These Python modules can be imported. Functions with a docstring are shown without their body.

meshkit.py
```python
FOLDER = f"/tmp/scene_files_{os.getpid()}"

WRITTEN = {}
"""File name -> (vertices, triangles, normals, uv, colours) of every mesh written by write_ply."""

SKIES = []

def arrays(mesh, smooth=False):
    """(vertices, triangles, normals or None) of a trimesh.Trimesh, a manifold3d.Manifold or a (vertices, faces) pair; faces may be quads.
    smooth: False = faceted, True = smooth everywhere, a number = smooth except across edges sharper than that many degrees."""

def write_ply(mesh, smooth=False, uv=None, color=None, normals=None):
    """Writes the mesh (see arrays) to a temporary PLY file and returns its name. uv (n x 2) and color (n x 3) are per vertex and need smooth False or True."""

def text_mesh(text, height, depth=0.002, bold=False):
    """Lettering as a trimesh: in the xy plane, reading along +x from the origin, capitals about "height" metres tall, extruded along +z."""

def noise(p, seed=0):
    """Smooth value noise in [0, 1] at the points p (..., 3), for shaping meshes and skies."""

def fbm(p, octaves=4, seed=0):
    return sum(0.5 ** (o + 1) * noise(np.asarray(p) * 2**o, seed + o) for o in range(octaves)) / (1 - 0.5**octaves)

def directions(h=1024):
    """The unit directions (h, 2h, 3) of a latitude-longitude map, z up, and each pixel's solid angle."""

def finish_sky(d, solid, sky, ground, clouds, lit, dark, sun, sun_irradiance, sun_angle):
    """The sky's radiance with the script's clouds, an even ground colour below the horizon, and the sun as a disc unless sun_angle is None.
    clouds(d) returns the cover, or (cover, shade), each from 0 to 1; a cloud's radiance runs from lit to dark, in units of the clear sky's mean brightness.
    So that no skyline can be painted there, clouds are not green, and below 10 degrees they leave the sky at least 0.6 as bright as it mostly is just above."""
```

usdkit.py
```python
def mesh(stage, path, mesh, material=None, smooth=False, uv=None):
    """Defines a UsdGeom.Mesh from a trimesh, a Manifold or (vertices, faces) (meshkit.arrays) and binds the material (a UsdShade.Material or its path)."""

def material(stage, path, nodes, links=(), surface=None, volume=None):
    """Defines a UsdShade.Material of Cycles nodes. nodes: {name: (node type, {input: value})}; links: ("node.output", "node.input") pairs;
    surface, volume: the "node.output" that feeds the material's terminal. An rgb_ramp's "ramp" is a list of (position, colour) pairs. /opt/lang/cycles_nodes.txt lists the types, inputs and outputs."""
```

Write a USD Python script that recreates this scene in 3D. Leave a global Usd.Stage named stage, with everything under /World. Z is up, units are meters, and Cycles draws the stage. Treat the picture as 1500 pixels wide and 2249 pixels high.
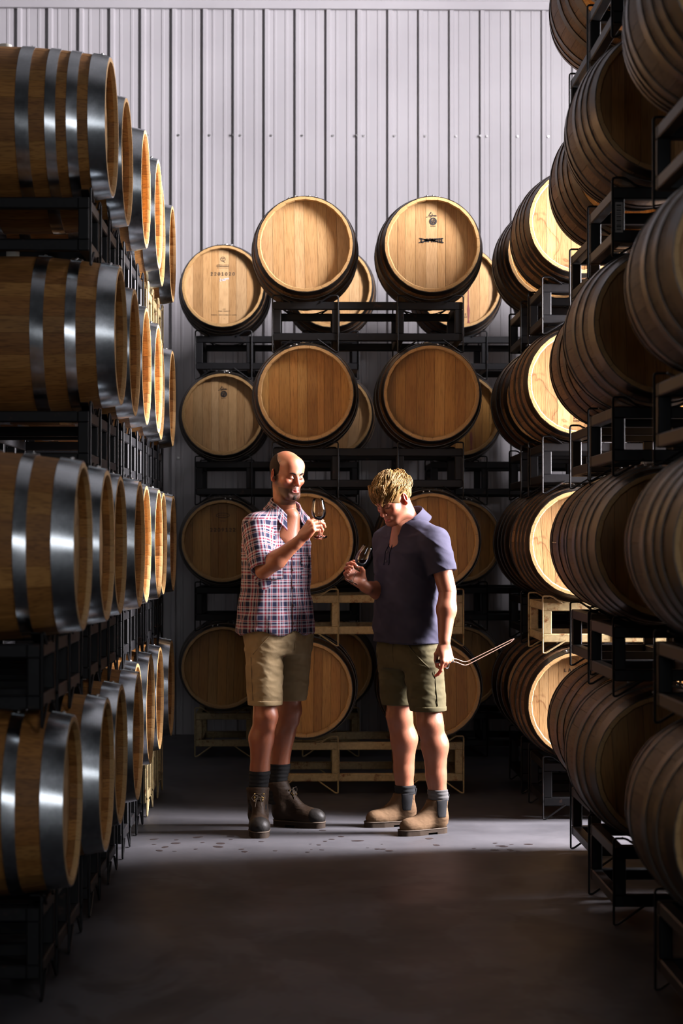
import math, random, time
import numpy as np, trimesh, manifold3d, shapely, shapely.affinity, scipy.sparse
from shapely.geometry import Polygon, Point, box as sbox
import usdkit, meshkit
from pxr import Usd, UsdGeom, UsdLux, UsdShade, Gf, Sdf, Vt

stage = Usd.Stage.CreateInMemory()
UsdGeom.SetStageUpAxis(stage, 'Z')
UsdGeom.SetStageMetersPerUnit(stage, 1.0)
W = UsdGeom.Xform.Define(stage, '/World')
UsdGeom.Scope.Define(stage, '/World/Looks')
PI = math.pi
rng = random.Random(7)

# ------------------------------------------------------------------ camera
CAM_H, FPX = 1.437, 4300.0
YAW, PITCH = math.atan(80 / FPX), math.atan(60.5 / FPX)
cam = UsdGeom.Camera.Define(stage, '/World/Camera')
cam.CreateHorizontalApertureAttr(24.0)
cam.CreateFocalLengthAttr(24.0 * FPX / 1500)
cam.CreateFStopAttr(3.2)
cam.CreateFocusDistanceAttr(9.75)
cam.CreateExposureAttr(0.0)
cam.AddTranslateOp().Set(Gf.Vec3d(0, 0, CAM_H))
cam.AddRotateZOp().Set(-math.degrees(YAW))
cam.AddRotateXOp().Set(90 + math.degrees(PITCH))

# ------------------------------------------------------------------ light: daylight in the openings, no lamps
def rect_light(name, loc, rot, w, h, nits, color):
    l = UsdLux.RectLight.Define(stage, '/World/' + name)
    l.CreateWidthAttr(w); l.CreateHeightAttr(h); l.CreateIntensityAttr(nits); l.CreateColorAttr(Gf.Vec3f(*color))
    l.AddTranslateOp().Set(Gf.Vec3d(*loc)); l.AddRotateXYZOp().Set(Gf.Vec3f(*rot))
    return l
ROOM_X0, ROOM_X1, ROOM_Y0, ROOM_Y1, ROOM_Z = -3.4, 4.0, -2.6, 14.48, 7.0
DOOR_Y0, DOOR_Y1, DOOR_Z0, DOOR_Z1 = 8.95, 10.0, 1.4, 6.0           # tall window in the right wall, level with the gap between the racks
rect_light('window_daylight', (ROOM_X1 + .12, (DOOR_Y0 + DOOR_Y1) / 2, (DOOR_Z0 + DOOR_Z1) / 2), (0, 90, 0), DOOR_Z1 - DOOR_Z0, DOOR_Y1 - DOOR_Y0, 262, (1.0, .95, 1.0))
JAMB = 2.62                                                          # the right wall stands close behind the near rows and steps back to the tall window beyond them
W2_Y0, W2_Y1, W2_Z0, W2_Z1 = .2, 1.9, 2.9, 5.4                       # second window, beside the camera
rect_light('near_window_daylight', (JAMB + .12, (W2_Y0 + W2_Y1) / 2, (W2_Z0 + W2_Z1) / 2), (0, 90, 0), W2_Z1 - W2_Z0, W2_Y1 - W2_Y0, 10.5, (.95, .95, 1.0))
W3_X0, W3_X1, W3_Z0, W3_Z1 = -.1, 1.4, 1.3, 3.0                     # small window in the wall behind the camera
rect_light('rear_window_daylight', ((W3_X0 + W3_X1) / 2, ROOM_Y0 - .12, (W3_Z0 + W3_Z1) / 2), (90, 0, 0), W3_X1 - W3_X0, W3_Z1 - W3_Z0, 8, (.95, .97, 1.0))

# ------------------------------------------------------------------ helpers
_names = {}
def numbered(parent, name):
    k = (parent, name); n = _names.get(k, 0); _names[k] = n + 1
    return name if n == 0 else '%s_%03d' % (name, n)
def setdata(p, **kw):
    for k, v in kw.items():
        if v: p.SetCustomDataByKey(k, v)
def thing(name, label, cat, group=None, loc=None, rotz=0, roll=0):
    path = '/World/' + numbered('/World', name)
    x = UsdGeom.Xform.Define(stage, path)
    if loc is not None: x.AddTranslateOp().Set(Gf.Vec3d(*map(float, loc)))
    if rotz: x.AddRotateZOp().Set(float(rotz))
    if roll: x.AddRotateYOp().Set(float(roll))
    setdata(x.GetPrim(), label=label, category=cat, group=group)
    return path
class Geo:                                                             # a mesh ready to be written many times
    def __init__(s, m, smooth=30):
        v, f, n = meshkit.arrays(m, smooth)
        s.p = Vt.Vec3fArray.FromNumpy(np.ascontiguousarray(v, np.float32))
        s.c = Vt.IntArray.FromNumpy(np.full(len(f), 3, np.int32))
        s.i = Vt.IntArray.FromNumpy(np.ascontiguousarray(f, np.int32).ravel())
        s.n = None if n is None else Vt.Vec3fArray.FromNumpy(np.ascontiguousarray(n, np.float32))
def obj(parent, name, m, mat, smooth=30, uv=None, **data):
    parent = parent or '/World'
    path = parent + '/' + numbered(parent, name)
    if uv is not None:
        g = usdkit.mesh(stage, path, m, mat, smooth=smooth, uv=uv)
    else:
        q = m if isinstance(m, Geo) else Geo(m, smooth)
        g = UsdGeom.Mesh.Define(stage, path)
        g.CreatePointsAttr(q.p); g.CreateFaceVertexCountsAttr(q.c); g.CreateFaceVertexIndicesAttr(q.i); g.CreateSubdivisionSchemeAttr('none')
        if q.n is not None:
            g.CreateNormalsAttr(q.n); g.SetNormalsInterpolation('vertex')
        UsdShade.MaterialBindingAPI.Apply(g.GetPrim()).Bind(mat)
    setdata(g.GetPrim(), **data)
    return path
def cat(ms): return trimesh.util.concatenate(ms)
def bx(x0, x1, y0, y1, z0, z1):
    m = trimesh.creation.box((x1 - x0, y1 - y0, z1 - z0)); m.apply_translation(((x0 + x1) / 2, (y0 + y1) / 2, (z0 + z1) / 2)); return m
def cham(x0, x1, y0, y1, z0, z1, c=.004):                              # box with chamfered edges
    p = []
    for dx, dy, dz in ((c, c, 0), (c, 0, c), (0, c, c)):
        for a in (x0 + dx, x1 - dx):
            for b in (y0 + dy, y1 - dy):
                for d in (z0 + dz, z1 - dz): p.append((a, b, d))
    return trimesh.convex.convex_hull(np.array(p))
def tube(pts, r, sides=8, caps=True, closed=False):
    p = np.asarray(pts, float); r = np.broadcast_to(np.asarray(r, float), (len(p),))
    t = np.gradient(p, axis=0) if not closed else np.roll(p, -1, 0) - np.roll(p, 1, 0)
    t /= np.linalg.norm(t, axis=1, keepdims=True) + 1e-12
    up = np.array([0, 0, 1.0]) if abs(t[0][2]) < .9 else np.array([1.0, 0, 0])
    A = np.zeros_like(p); a = np.cross(t[0], up); a /= np.linalg.norm(a)
    for i in range(len(p)):
        a = a - t[i] * (a @ t[i]); a /= np.linalg.norm(a) + 1e-12; A[i] = a
    B = np.cross(t, A); ang = np.arange(sides) * 2 * PI / sides
    v = (p[:, None] + r[:, None, None] * (np.cos(ang)[None, :, None] * A[:, None] + np.sin(ang)[None, :, None] * B[:, None])).reshape(-1, 3)
    f = []; n = len(p)
    for i in range(n if closed else n - 1):
        for j in range(sides):
            a0, a1 = i * sides + j, i * sides + (j + 1) % sides; b0, b1 = ((i + 1) % n) * sides + j, ((i + 1) % n) * sides + (j + 1) % sides
            f += [(a0, a1, b1), (a0, b1, b0)]
    if caps and not closed:
        for j in range(1, sides - 1):
            f.append((0, j + 1, j)); k = (n - 1) * sides; f.append((k, k + j, k + j + 1))
    return trimesh.Trimesh(v, np.array(f), process=False)
def bend(pts, rad=.012, n=4):                                          # rounds the corners of a polyline
    p = [np.asarray(q, float) for q in pts]; out = [p[0]]
    for a, b, c in zip(p, p[1:], p[2:]):
        u, w = a - b, c - b; lu, lw = np.linalg.norm(u), np.linalg.norm(w); d = min(rad, lu * .45, lw * .45)
        s, e = b + u / lu * d, b + w / lw * d
        for k in range(n + 1):
            t = k / n; out.append((1 - t) ** 2 * s + 2 * t * (1 - t) * b + t * t * e)
    out.append(p[-1]); return out
def lathe(profile, n=48):                                              # (r, z) points turned about z
    return trimesh.creation.revolve(np.asarray(profile, float), sections=n)

# ------------------------------------------------------------------ materials
def M(name, nodes, links, surface='p.BSDF'):
    return usdkit.material(stage, '/World/Looks/' + name, nodes, links, surface=surface)
def plain(name, color, rough=.5, **kw):
    return M(name, {'p': ('principled_bsdf', dict(base_color=color, roughness=rough, **kw))}, [])
def ramp2(a, b, lo=.3, hi=.7): return ('rgb_ramp', {'ramp': [(0, a), (lo, a), (hi, b), (1, b)]})
def wood(name, dark, light, axis, rough=.55, grain=1.0, stain=0.0, ends=None):
    """Oak: streaks along the local axis (0 x, 1 y, 2 z), pores and slow tone changes; the tone differs from piece to piece."""
    sc = [38 * grain] * 3; sc[axis] = 2.2 * grain
    sf = [230.0] * 3; sf[axis] = 16.0
    nodes = {
        'tc': ('texture_coordinate', {}), 'oi': ('object_info', {}),
        'r3': ('math', {'math_type': 'multiply', 'value2': 37.0}),
        'off': ('combine_xyz', {}), 'add': ('vector_math', {'math_type': 'add'}),
        'm1': ('mapping', {'scale': tuple(sc)}), 'n1': ('noise_texture', {'scale': 1.0, 'detail': 5.0, 'roughness': .6, 'distortion': .6}),
        'm2': ('mapping', {'scale': tuple(sf)}), 'n2': ('noise_texture', {'scale': 1.0, 'detail': 2.0}),
        'n3': ('noise_texture', {'scale': 4.0, 'detail': 3.0}),
        'ra': ramp2(dark, light, .28, .72),
        'po': ('rgb_ramp', {'ramp': [(0, (.55, .5, .45)), (.36, (.8, .77, .74)), (.5, (1, 1, 1)), (1, (1, 1, 1))]}),
        'sl': ('rgb_ramp', {'ramp': [(0, (.72, .68, .64)), (.4, (.95, .94, .93)), (.7, (1.06, 1.06, 1.06)), (1, (1.1, 1.1, 1.1))]}),
        'x1': ('mix_color', {'blend_type': 'multiply', 'fac': 1.0, 'use_clamp': False}),
        'x2': ('mix_color', {'blend_type': 'multiply', 'fac': 1.0}),
        'hv': ('map_range', {'from_min': 0.0, 'from_max': 1.0, 'to_min': .82, 'to_max': 1.16}), 'hs': ('hsv', {'fac': 1.0}),
        'bp': ('bump', {'strength': .25, 'distance': .002}),
        'p': ('principled_bsdf', {'roughness': rough, 'specular_ior_level': .35}),
    }
    links = [('oi.random', 'r3.value1'), ('r3.value', 'off.x'), ('r3.value', 'off.y'), ('r3.value', 'off.z'), ('tc.object', 'add.vector1'), ('off.vector', 'add.vector2'),
             ('add.vector', 'm1.vector'), ('m1.vector', 'n1.vector'), ('add.vector', 'm2.vector'), ('m2.vector', 'n2.vector'), ('add.vector', 'n3.vector'),
             ('n1.fac', 'ra.fac'), ('n2.fac', 'po.fac'), ('n3.fac', 'sl.fac'), ('ra.color', 'x1.a'), ('po.color', 'x1.b'), ('x1.result', 'x2.a'), ('sl.color', 'x2.b'),
             ('oi.random', 'hv.value'), ('hv.result', 'hs.value'), ('x2.result', 'hs.color'), ('n2.fac', 'bp.height'), ('bp.normal', 'p.normal')]
    last = 'hs.color'
    if stain:                                                          # tide marks left by wine or water: thin wandering lines
        nodes |= {'ns': ('noise_texture', {'scale': 5.5, 'detail': 3.0, 'distortion': .5}),
                  'st': ('rgb_ramp', {'ramp': [(0, (1, 1, 1)), (.505, (1, 1, 1)), (.525, (1 - .75 * stain, 1 - .95 * stain, 1 - stain)), (.545, (1 - .2 * stain, 1 - .25 * stain, 1 - .3 * stain)), (.62, (1, 1, 1)), (1, (1, 1, 1))]}),
                  'x3': ('mix_color', {'blend_type': 'multiply', 'fac': 1.0})}
        links += [('tc.object', 'ns.vector'), ('ns.fac', 'st.fac'), (last, 'x3.a'), ('st.color', 'x3.b')]
        last = 'x3.result'
    if ends:                                                           # the cut end of a stave is raw wood, past the last hoop
        nodes |= {'sy': ('separate_xyz', {}), 'ay': ('math', {'math_type': 'absolute'}), 'ge': ('math', {'math_type': 'greater_than', 'value2': .4045}), 'xe': ('mix_color', {'b': ends}), 'xm': ('mix_color', {'blend_type': 'multiply', 'fac': .8}) }
        links += [('tc.object', 'sy.vector'), ('sy.y', 'ay.value1'), ('ay.value', 'ge.value1'), ('ge.value', 'xe.fac'), (last, 'xe.a'), ('po.color', 'xm.b'), ('xe.result', 'xm.a')]
        last = 'xm.result'
    return M(name, nodes, links + [(last, 'p.base_color')])
HEAD_SETS = {}
for key, pairs, stain in (
        ('pale', [((.3900, .2262, .0897), (.4680, .2886, .1287)), ((.3588, .2028, .0780), (.4446, .2652, .1170)), ((.4212, .2574, .1170), (.4992, .3198, .1560)), ((.3276, .1794, .0663), (.4212, .2418, .1014))], 0),
        ('amber', [((.3276, .1560, .0351), (.4212, .2184, .0546)), ((.2886, .1326, .0312), (.3900, .1950, .0484)), ((.3588, .1833, .0468), (.4524, .2496, .0702)), ((.3042, .1404, .0312), (.3822, .1872, .0468))], 0),
        ('marked', [((.3744, .2184, .0858), (.4524, .2808, .1248)), ((.3432, .1950, .0780), (.4290, .2574, .1092)), ((.3900, .2418, .1014), (.4680, .3042, .1404)), ((.3198, .1794, .0702), (.4134, .2496, .1092))], .55)):
    HEAD_SETS[key] = [wood('head_oak_%s_%s' % (key, 'abcd'[i]), d, l, 2, .5, 1.0, stain) for i, (d, l) in enumerate(pairs)]
STAVE_SETS = {
    'tan': [wood('stave_oak_tan_' + 'abcd'[i], d, l, 1, .6, .8, 0, (.40, .24, .095)) for i, (d, l) in enumerate([((.2345, .1004, .0225), (.3428, .1607, .0402)), ((.1984, .0804, .0177), (.2977, .1326, .0325)), ((.2616, .1205, .0295), (.3698, .1808, .0502)), ((.1624, .0659, .0148), (.2616, .1125, .0266))])],
    'brown': [wood('stave_oak_brown_' + 'abcd'[i], d, l, 1, .6, .8, 0, (.40, .24, .095)) for i, (d, l) in enumerate([((.0990, .0515, .0211), (.1518, .0825, .0356)), ((.0825, .0409, .0172), (.1320, .0693, .0297)), ((.1122, .0594, .0244), (.1650, .0924, .0396)), ((.0726, .0350, .0145), (.1188, .0594, .0251))])]}
def metal(name, a, b, r0, r1, scale=9, metallic=1.0):
    return M(name, {'tc': ('texture_coordinate', {}), 'n': ('noise_texture', {'scale': scale, 'detail': 5.0}), 'ra': ramp2(a, b), 'rr': ('map_range', {'from_min': .3, 'from_max': .7, 'to_min': r0, 'to_max': r1}),
                    'p': ('principled_bsdf', {'metallic': metallic})},
             [('tc.object', 'n.vector'), ('n.fac', 'ra.fac'), ('n.fac', 'rr.value'), ('ra.color', 'p.base_color'), ('rr.result', 'p.roughness')])
HOOP = metal('galvanised_hoop', (.44, .47, .50), (.60, .63, .67), .17, .28)
HOOPD = metal('dark_hoop', (.045, .038, .033), (.085, .073, .064), .36, .52)
RIVET = metal('rivet_steel', (.5, .5, .5), (.65, .65, .65), .25, .35)
def painted_steel(name, base, rust, lo, hi, rough):
    """Paint worn through to rust and bare steel in patches."""
    return M(name, {'tc': ('texture_coordinate', {}), 'oi': ('object_info', {}), 'off': ('combine_xyz', {}), 'r3': ('math', {'math_type': 'multiply', 'value2': 23.0}), 'add': ('vector_math', {'math_type': 'add'}),
                    'n': ('noise_texture', {'scale': 14.0, 'detail': 7.0, 'roughness': .68}), 'n2': ('noise_texture', {'scale': 60.0, 'detail': 3.0}),
                    'm': ('rgb_ramp', {'ramp': [(0, (0, 0, 0)), (lo, (0, 0, 0)), (hi, (1, 1, 1)), (1, (1, 1, 1))]}),
                    'rc': ramp2(rust, tuple(x * 2.0 for x in rust)), 'bc': ramp2(tuple(x * .8 for x in base), tuple(min(1, x * 1.1) for x in base)),
                    'x': ('mix_color', {}), 'bp': ('bump', {'strength': .2, 'distance': .002}), 'p': ('principled_bsdf', {'roughness': rough, 'specular_ior_level': .22})},
             [('oi.random', 'r3.value1'), ('r3.value', 'off.x'), ('r3.value', 'off.y'), ('r3.value', 'off.z'), ('tc.object', 'add.vector1'), ('off.vector', 'add.vector2'), ('add.vector', 'n.vector'), ('add.vector', 'n2.vector'), ('n.fac', 'm.fac'),
              ('n2.fac', 'rc.fac'), ('n2.fac', 'bc.fac'), ('m.color', 'x.fac'), ('bc.color', 'x.a'), ('rc.color', 'x.b'), ('x.result', 'p.base_color'), ('n2.fac', 'bp.height'), ('bp.normal', 'p.normal')])
BLACK = painted_steel('rack_black_paint', (.006, .006, .007), (.035, .018, .012), .62, .74, .5)
CREAM = painted_steel('rack_cream_paint', (.36, .28, .145), (.10, .038, .012), .55, .66, .5)
WALLM = M('wall_white_paint', {'g': ('geometry', {}), 'n': ('noise_texture', {'scale': 1.3, 'detail': 4.0}), 'ra': ramp2((.245, .235, .247), (.29, .28, .292)), 'p': ('principled_bsdf', {'roughness': .42})},
          [('g.position', 'n.vector'), ('n.fac', 'ra.fac'), ('ra.color', 'p.base_color')])
SHELLM = plain('shell_grey_paint', (.05, .05, .05), .8)
CEILM = plain('ceiling_paint', (.05, .05, .05), .8)
PAPER = plain('label_paper', (.30, .29, .28), .7)
INK = plain('black_ink', (.012, .01, .01), .7)
CHALK = plain('chalk_marks', (.62, .64, .72), .8)
STAINM = plain('wine_stain', (.16, .035, .03), .6)
BUNGM = plain('silicone_bung', (.62, .60, .52), .5)
FLOORM = M('floor_concrete', {
    'g': ('geometry', {}), 'n1': ('noise_texture', {'scale': 1.1, 'detail': 6.0, 'roughness': .62}), 'n2': ('noise_texture', {'scale': 34.0, 'detail': 5.0, 'roughness': .7}),
    'mp': ('mapping', {'scale': (1.0, .55, 1.0), 'location': (4.2, 1.7, 0)}), 'n3': ('noise_texture', {'scale': 2.1, 'detail': 7.0, 'roughness': .62, 'distortion': .5}),
    'ra': ramp2((.038, .037, .041), (.060, .058, .064), .3, .7), 'ra2': ('rgb_ramp', {'ramp': [(0, (.7, .7, .7)), (.45, (1, 1, 1)), (1, (1.1, 1.1, 1.1))]}),
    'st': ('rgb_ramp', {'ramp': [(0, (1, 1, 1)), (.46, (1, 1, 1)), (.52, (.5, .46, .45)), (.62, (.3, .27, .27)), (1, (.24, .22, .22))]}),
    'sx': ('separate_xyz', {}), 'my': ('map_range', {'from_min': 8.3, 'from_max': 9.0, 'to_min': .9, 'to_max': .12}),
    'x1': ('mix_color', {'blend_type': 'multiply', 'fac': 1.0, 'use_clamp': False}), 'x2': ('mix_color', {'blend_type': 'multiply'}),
    'rr': ('map_range', {'from_min': .35, 'from_max': .65, 'to_min': .42, 'to_max': .62}), 'bp': ('bump', {'strength': .15, 'distance': .003}), 'p': ('principled_bsdf', {'specular_ior_level': .4})},
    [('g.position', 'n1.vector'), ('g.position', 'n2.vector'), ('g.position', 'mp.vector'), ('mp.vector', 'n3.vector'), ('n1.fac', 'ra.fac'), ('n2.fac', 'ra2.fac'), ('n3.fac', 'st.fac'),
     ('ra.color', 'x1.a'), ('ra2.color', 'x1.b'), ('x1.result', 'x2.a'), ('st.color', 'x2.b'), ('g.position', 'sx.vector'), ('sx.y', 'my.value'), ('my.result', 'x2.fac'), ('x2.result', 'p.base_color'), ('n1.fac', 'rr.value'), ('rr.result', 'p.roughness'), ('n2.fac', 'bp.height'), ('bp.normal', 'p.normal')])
DRIPM = plain('wine_drops', (.016, .010, .010), .45)

# ------------------------------------------------------------------ room shell
def struct(name, m, mat, smooth=False, parent=None): return obj(parent, name, m, mat, smooth, **({} if parent else {'kind': 'structure'}))
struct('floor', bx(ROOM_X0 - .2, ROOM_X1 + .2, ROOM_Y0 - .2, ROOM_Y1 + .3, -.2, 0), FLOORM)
struct('ceiling', bx(ROOM_X0 - .2, ROOM_X1 + .2, ROOM_Y0 - .2, ROOM_Y1 + .3, ROOM_Z, ROOM_Z + .15), CEILM)
struct('wall_left', bx(ROOM_X0 - .2, ROOM_X0, ROOM_Y0, ROOM_Y1, 0, ROOM_Z), SHELLM)
struct('wall_right', cat([bx(JAMB, ROOM_X1 + .2, W2_Y1, 8.2, 0, ROOM_Z), bx(ROOM_X1, ROOM_X1 + .2, 8.2, DOOR_Y0, 0, ROOM_Z), bx(JAMB, JAMB + .2, ROOM_Y0, W2_Y0, 0, ROOM_Z), bx(JAMB, JAMB + .2, W2_Y0, W2_Y1, 0, W2_Z0), bx(JAMB, JAMB + .2, W2_Y0, W2_Y1, W2_Z1, ROOM_Z),
                          bx(ROOM_X1, ROOM_X1 + .2, DOOR_Y1, ROOM_Y1, 0, ROOM_Z), bx(ROOM_X1, ROOM_X1 + .2, DOOR_Y0, DOOR_Y1, DOOR_Z1, ROOM_Z), bx(ROOM_X1, ROOM_X1 + .2, DOOR_Y0, DOOR_Y1, 0, DOOR_Z0)]), SHELLM)
struct('wall_front', cat([bx(ROOM_X0 - .2, W3_X0, ROOM_Y0 - .2, ROOM_Y0, 0, ROOM_Z), bx(W3_X1, ROOM_X1 + .2, ROOM_Y0 - .2, ROOM_Y0, 0, ROOM_Z), bx(W3_X0, W3_X1, ROOM_Y0 - .2, ROOM_Y0, 0, W3_Z0), bx(W3_X0, W3_X1, ROOM_Y0 - .2, ROOM_Y0, W3_Z1, ROOM_Z)]), SHELLM)
wb = UsdGeom.Xform.Define(stage, '/World/wall_back').GetPrim(); setdata(wb, kind='structure')
PITCH_R = .2286
def panel(x0, n, z1):                                                  # ribbed steel sheet: n ribs, facing -y
    prof = []
    for k in range(n):
        b = x0 + k * PITCH_R
        prof += [(b, 0), (b + .008, .024), (b + .033, .024), (b + .043, 0), (b + .073, 0), (b + .076, .0045), (b + .091, .0045), (b + .094, 0), (b + .155, 0), (b + .158, .0045), (b + .176, .0045), (b + .179, 0)]
    prof.append((x0 + n * PITCH_R, 0))
    p = np.array(prof); N = len(p); y = ROOM_Y1 - p[:, 1]
    v = [np.stack([p[:, 0], yy, np.full(N, z)], 1) for yy, z in ((y, 0), (y, z1), (y + .004, z1), (y + .004, 0))]
    v = np.vstack(v); f = []
    for a, b in ((0, 1), (1, 2), (2, 3), (3, 0)):
        for i in range(N - 1):
            f += [(a * N + i, a * N + i + 1, b * N + i + 1), (a * N + i, b * N + i + 1, b * N + i)]
    for e in (0, N - 1):
        f += [(e, N + e, 2 * N + e), (e, 2 * N + e, 3 * N + e)]
    return trimesh.Trimesh(v, np.array(f), process=False)
RIB0 = -.535
for j in range(-4, 6):
    x = RIB0 + j * 4 * PITCH_R
    if x < ROOM_X1 and x + .91 > ROOM_X0:
        n = 4
        while x + n * PITCH_R > ROOM_X1 + .1: n -= 1
        k0 = 0
        while x + k0 * PITCH_R < ROOM_X0 - .1: k0 += 1
        struct('metal_panel', panel(x + k0 * PITCH_R, n - k0, ROOM_Z), WALLM, False, '/World/wall_back')
struct('backing_board', bx(ROOM_X0 - .2, ROOM_X1 + .2, ROOM_Y1 + .02, ROOM_Y1 + .2, 0, ROOM_Z), SHELLM, False, '/World/wall_back')
scr = []
for zz in (2.04, 4.43):
    for k in range(-12, 22):
        b = RIB0 + k * PITCH_R
        for dx in ([.055, .005] if k % 4 == 0 else [.055]):
            s = trimesh.creation.cylinder(.0085, .012, sections=8); s.apply_transform(trimesh.transformations.rotation_matrix(PI / 2, (1, 0, 0)))
            s.apply_translation((b + dx, ROOM_Y1 - (.006 if dx > .02 else .028), zz)); scr.append(s)
obj('/World/wall_back', 'screw', cat(scr), RIVET, 30, kind='stuff')
struct('trim_1', cat([bx(ROOM_X0, ROOM_X1, ROOM_Y1 - .05, ROOM_Y1 - .01, 5.365, 5.44), bx(ROOM_X0, ROOM_X1, ROOM_Y1 - .058, ROOM_Y1 - .01, 5.426, 5.432)]), WALLM)
rd = random.Random(11); dr = []
for _ in range(46):
    x, y = rd.uniform(-.75, 1.1), 9.02 + abs(rd.gauss(0, .32)); r_ = rd.choice((.006, .008, .010, .014, .020)); e = shapely.affinity.rotate(shapely.affinity.scale(Point(0, 0).buffer(r_, 5), rd.uniform(.8, 1.8), 1), rd.uniform(0, 180))
    m = trimesh.creation.extrude_polygon(e, .0008, engine='earcut'); m.apply_translation((x, y, .0)); dr.append(m)
obj(None, 'wine_drops', cat(dr), DRIPM, False, label='scattered dark wine drops on the lit concrete round the two people\'s feet', category='stain', kind='stuff')
# frames of the two windows
def window_frame(name, x, y0, y1, z0, z1): struct(name, cat([bx(x - .03, x + .2, y0 - .05, y1 + .05, z0 - .06, z0 + .02), bx(x - .03, x + .2, y0 - .05, y1 + .05, z1 - .02, z1 + .06), bx(x - .03, x + .2, y0 - .05, y0 + .03, z0, z1), bx(x - .03, x + .2, y1 - .03, y1 + .05, z0, z1)]), SHELLM)
window_frame('window_1', ROOM_X1, DOOR_Y0, DOOR_Y1, DOOR_Z0, DOOR_Z1)
window_frame('window_2', JAMB, W2_Y0, W2_Y1, W2_Z0, W2_Z1)

struct('window_3', cat([bx(W3_X0 - .06, W3_X1 + .06, ROOM_Y0 - .2, ROOM_Y0 + .03, W3_Z0 - .06, W3_Z0 + .02), bx(W3_X0 - .06, W3_X1 + .06, ROOM_Y0 - .2, ROOM_Y0 + .03, W3_Z1 - .02, W3_Z1 + .06), bx(W3_X0 - .06, W3_X0 + .02, ROOM_Y0 - .2, ROOM_Y0 + .03, W3_Z0, W3_Z1), bx(W3_X1 - .02, W3_X1 + .06, ROOM_Y0 - .2, ROOM_Y0 + .03, W3_Z0, W3_Z1)]), SHELLM)

# ------------------------------------------------------------------ barrels (axis along local y, near head at -y)
HL, RB, RE = .42, .309, .268
def Rout(t): return RB - (RB - RE) * (t / HL) ** 2
TS = np.array([-.42, -.404, -.34, -.24, -.12, 0, .12, .24, .34, .404, .42])
def make_stave(a0, a1, dr):
    angs = [a0 + .0016, (a0 + a1) / 2, a1 - .0016]; v = []
    for t in TS:
        ro = Rout(t) + dr; ri = ro - (.015 if abs(t) > .41 else .024)
        for k, a in enumerate(angs):
            r = ro - (.0012 if k != 1 else 0); v.append((r * math.sin(a), t, r * math.cos(a)))
        for a in (angs[2], angs[0]): v.append((ri * math.sin(a), t, ri * math.cos(a)))
    f = []; n = len(TS)
    for i in range(n - 1):
        for j in range(5):
            a, b, c, d = i * 5 + j, i * 5 + (j + 1) % 5, (i + 1) * 5 + (j + 1) % 5, (i + 1) * 5 + j
            f += [(a, b, c), (a, c, d)]
    for j in (1, 2, 3): f.append((0, j + 1, j)); k = (n - 1) * 5; f.append((k, k + j, k + j + 1))
    m = trimesh.Trimesh(np.array(v), np.array(f)[:, ::-1], process=False)
    return m
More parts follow.
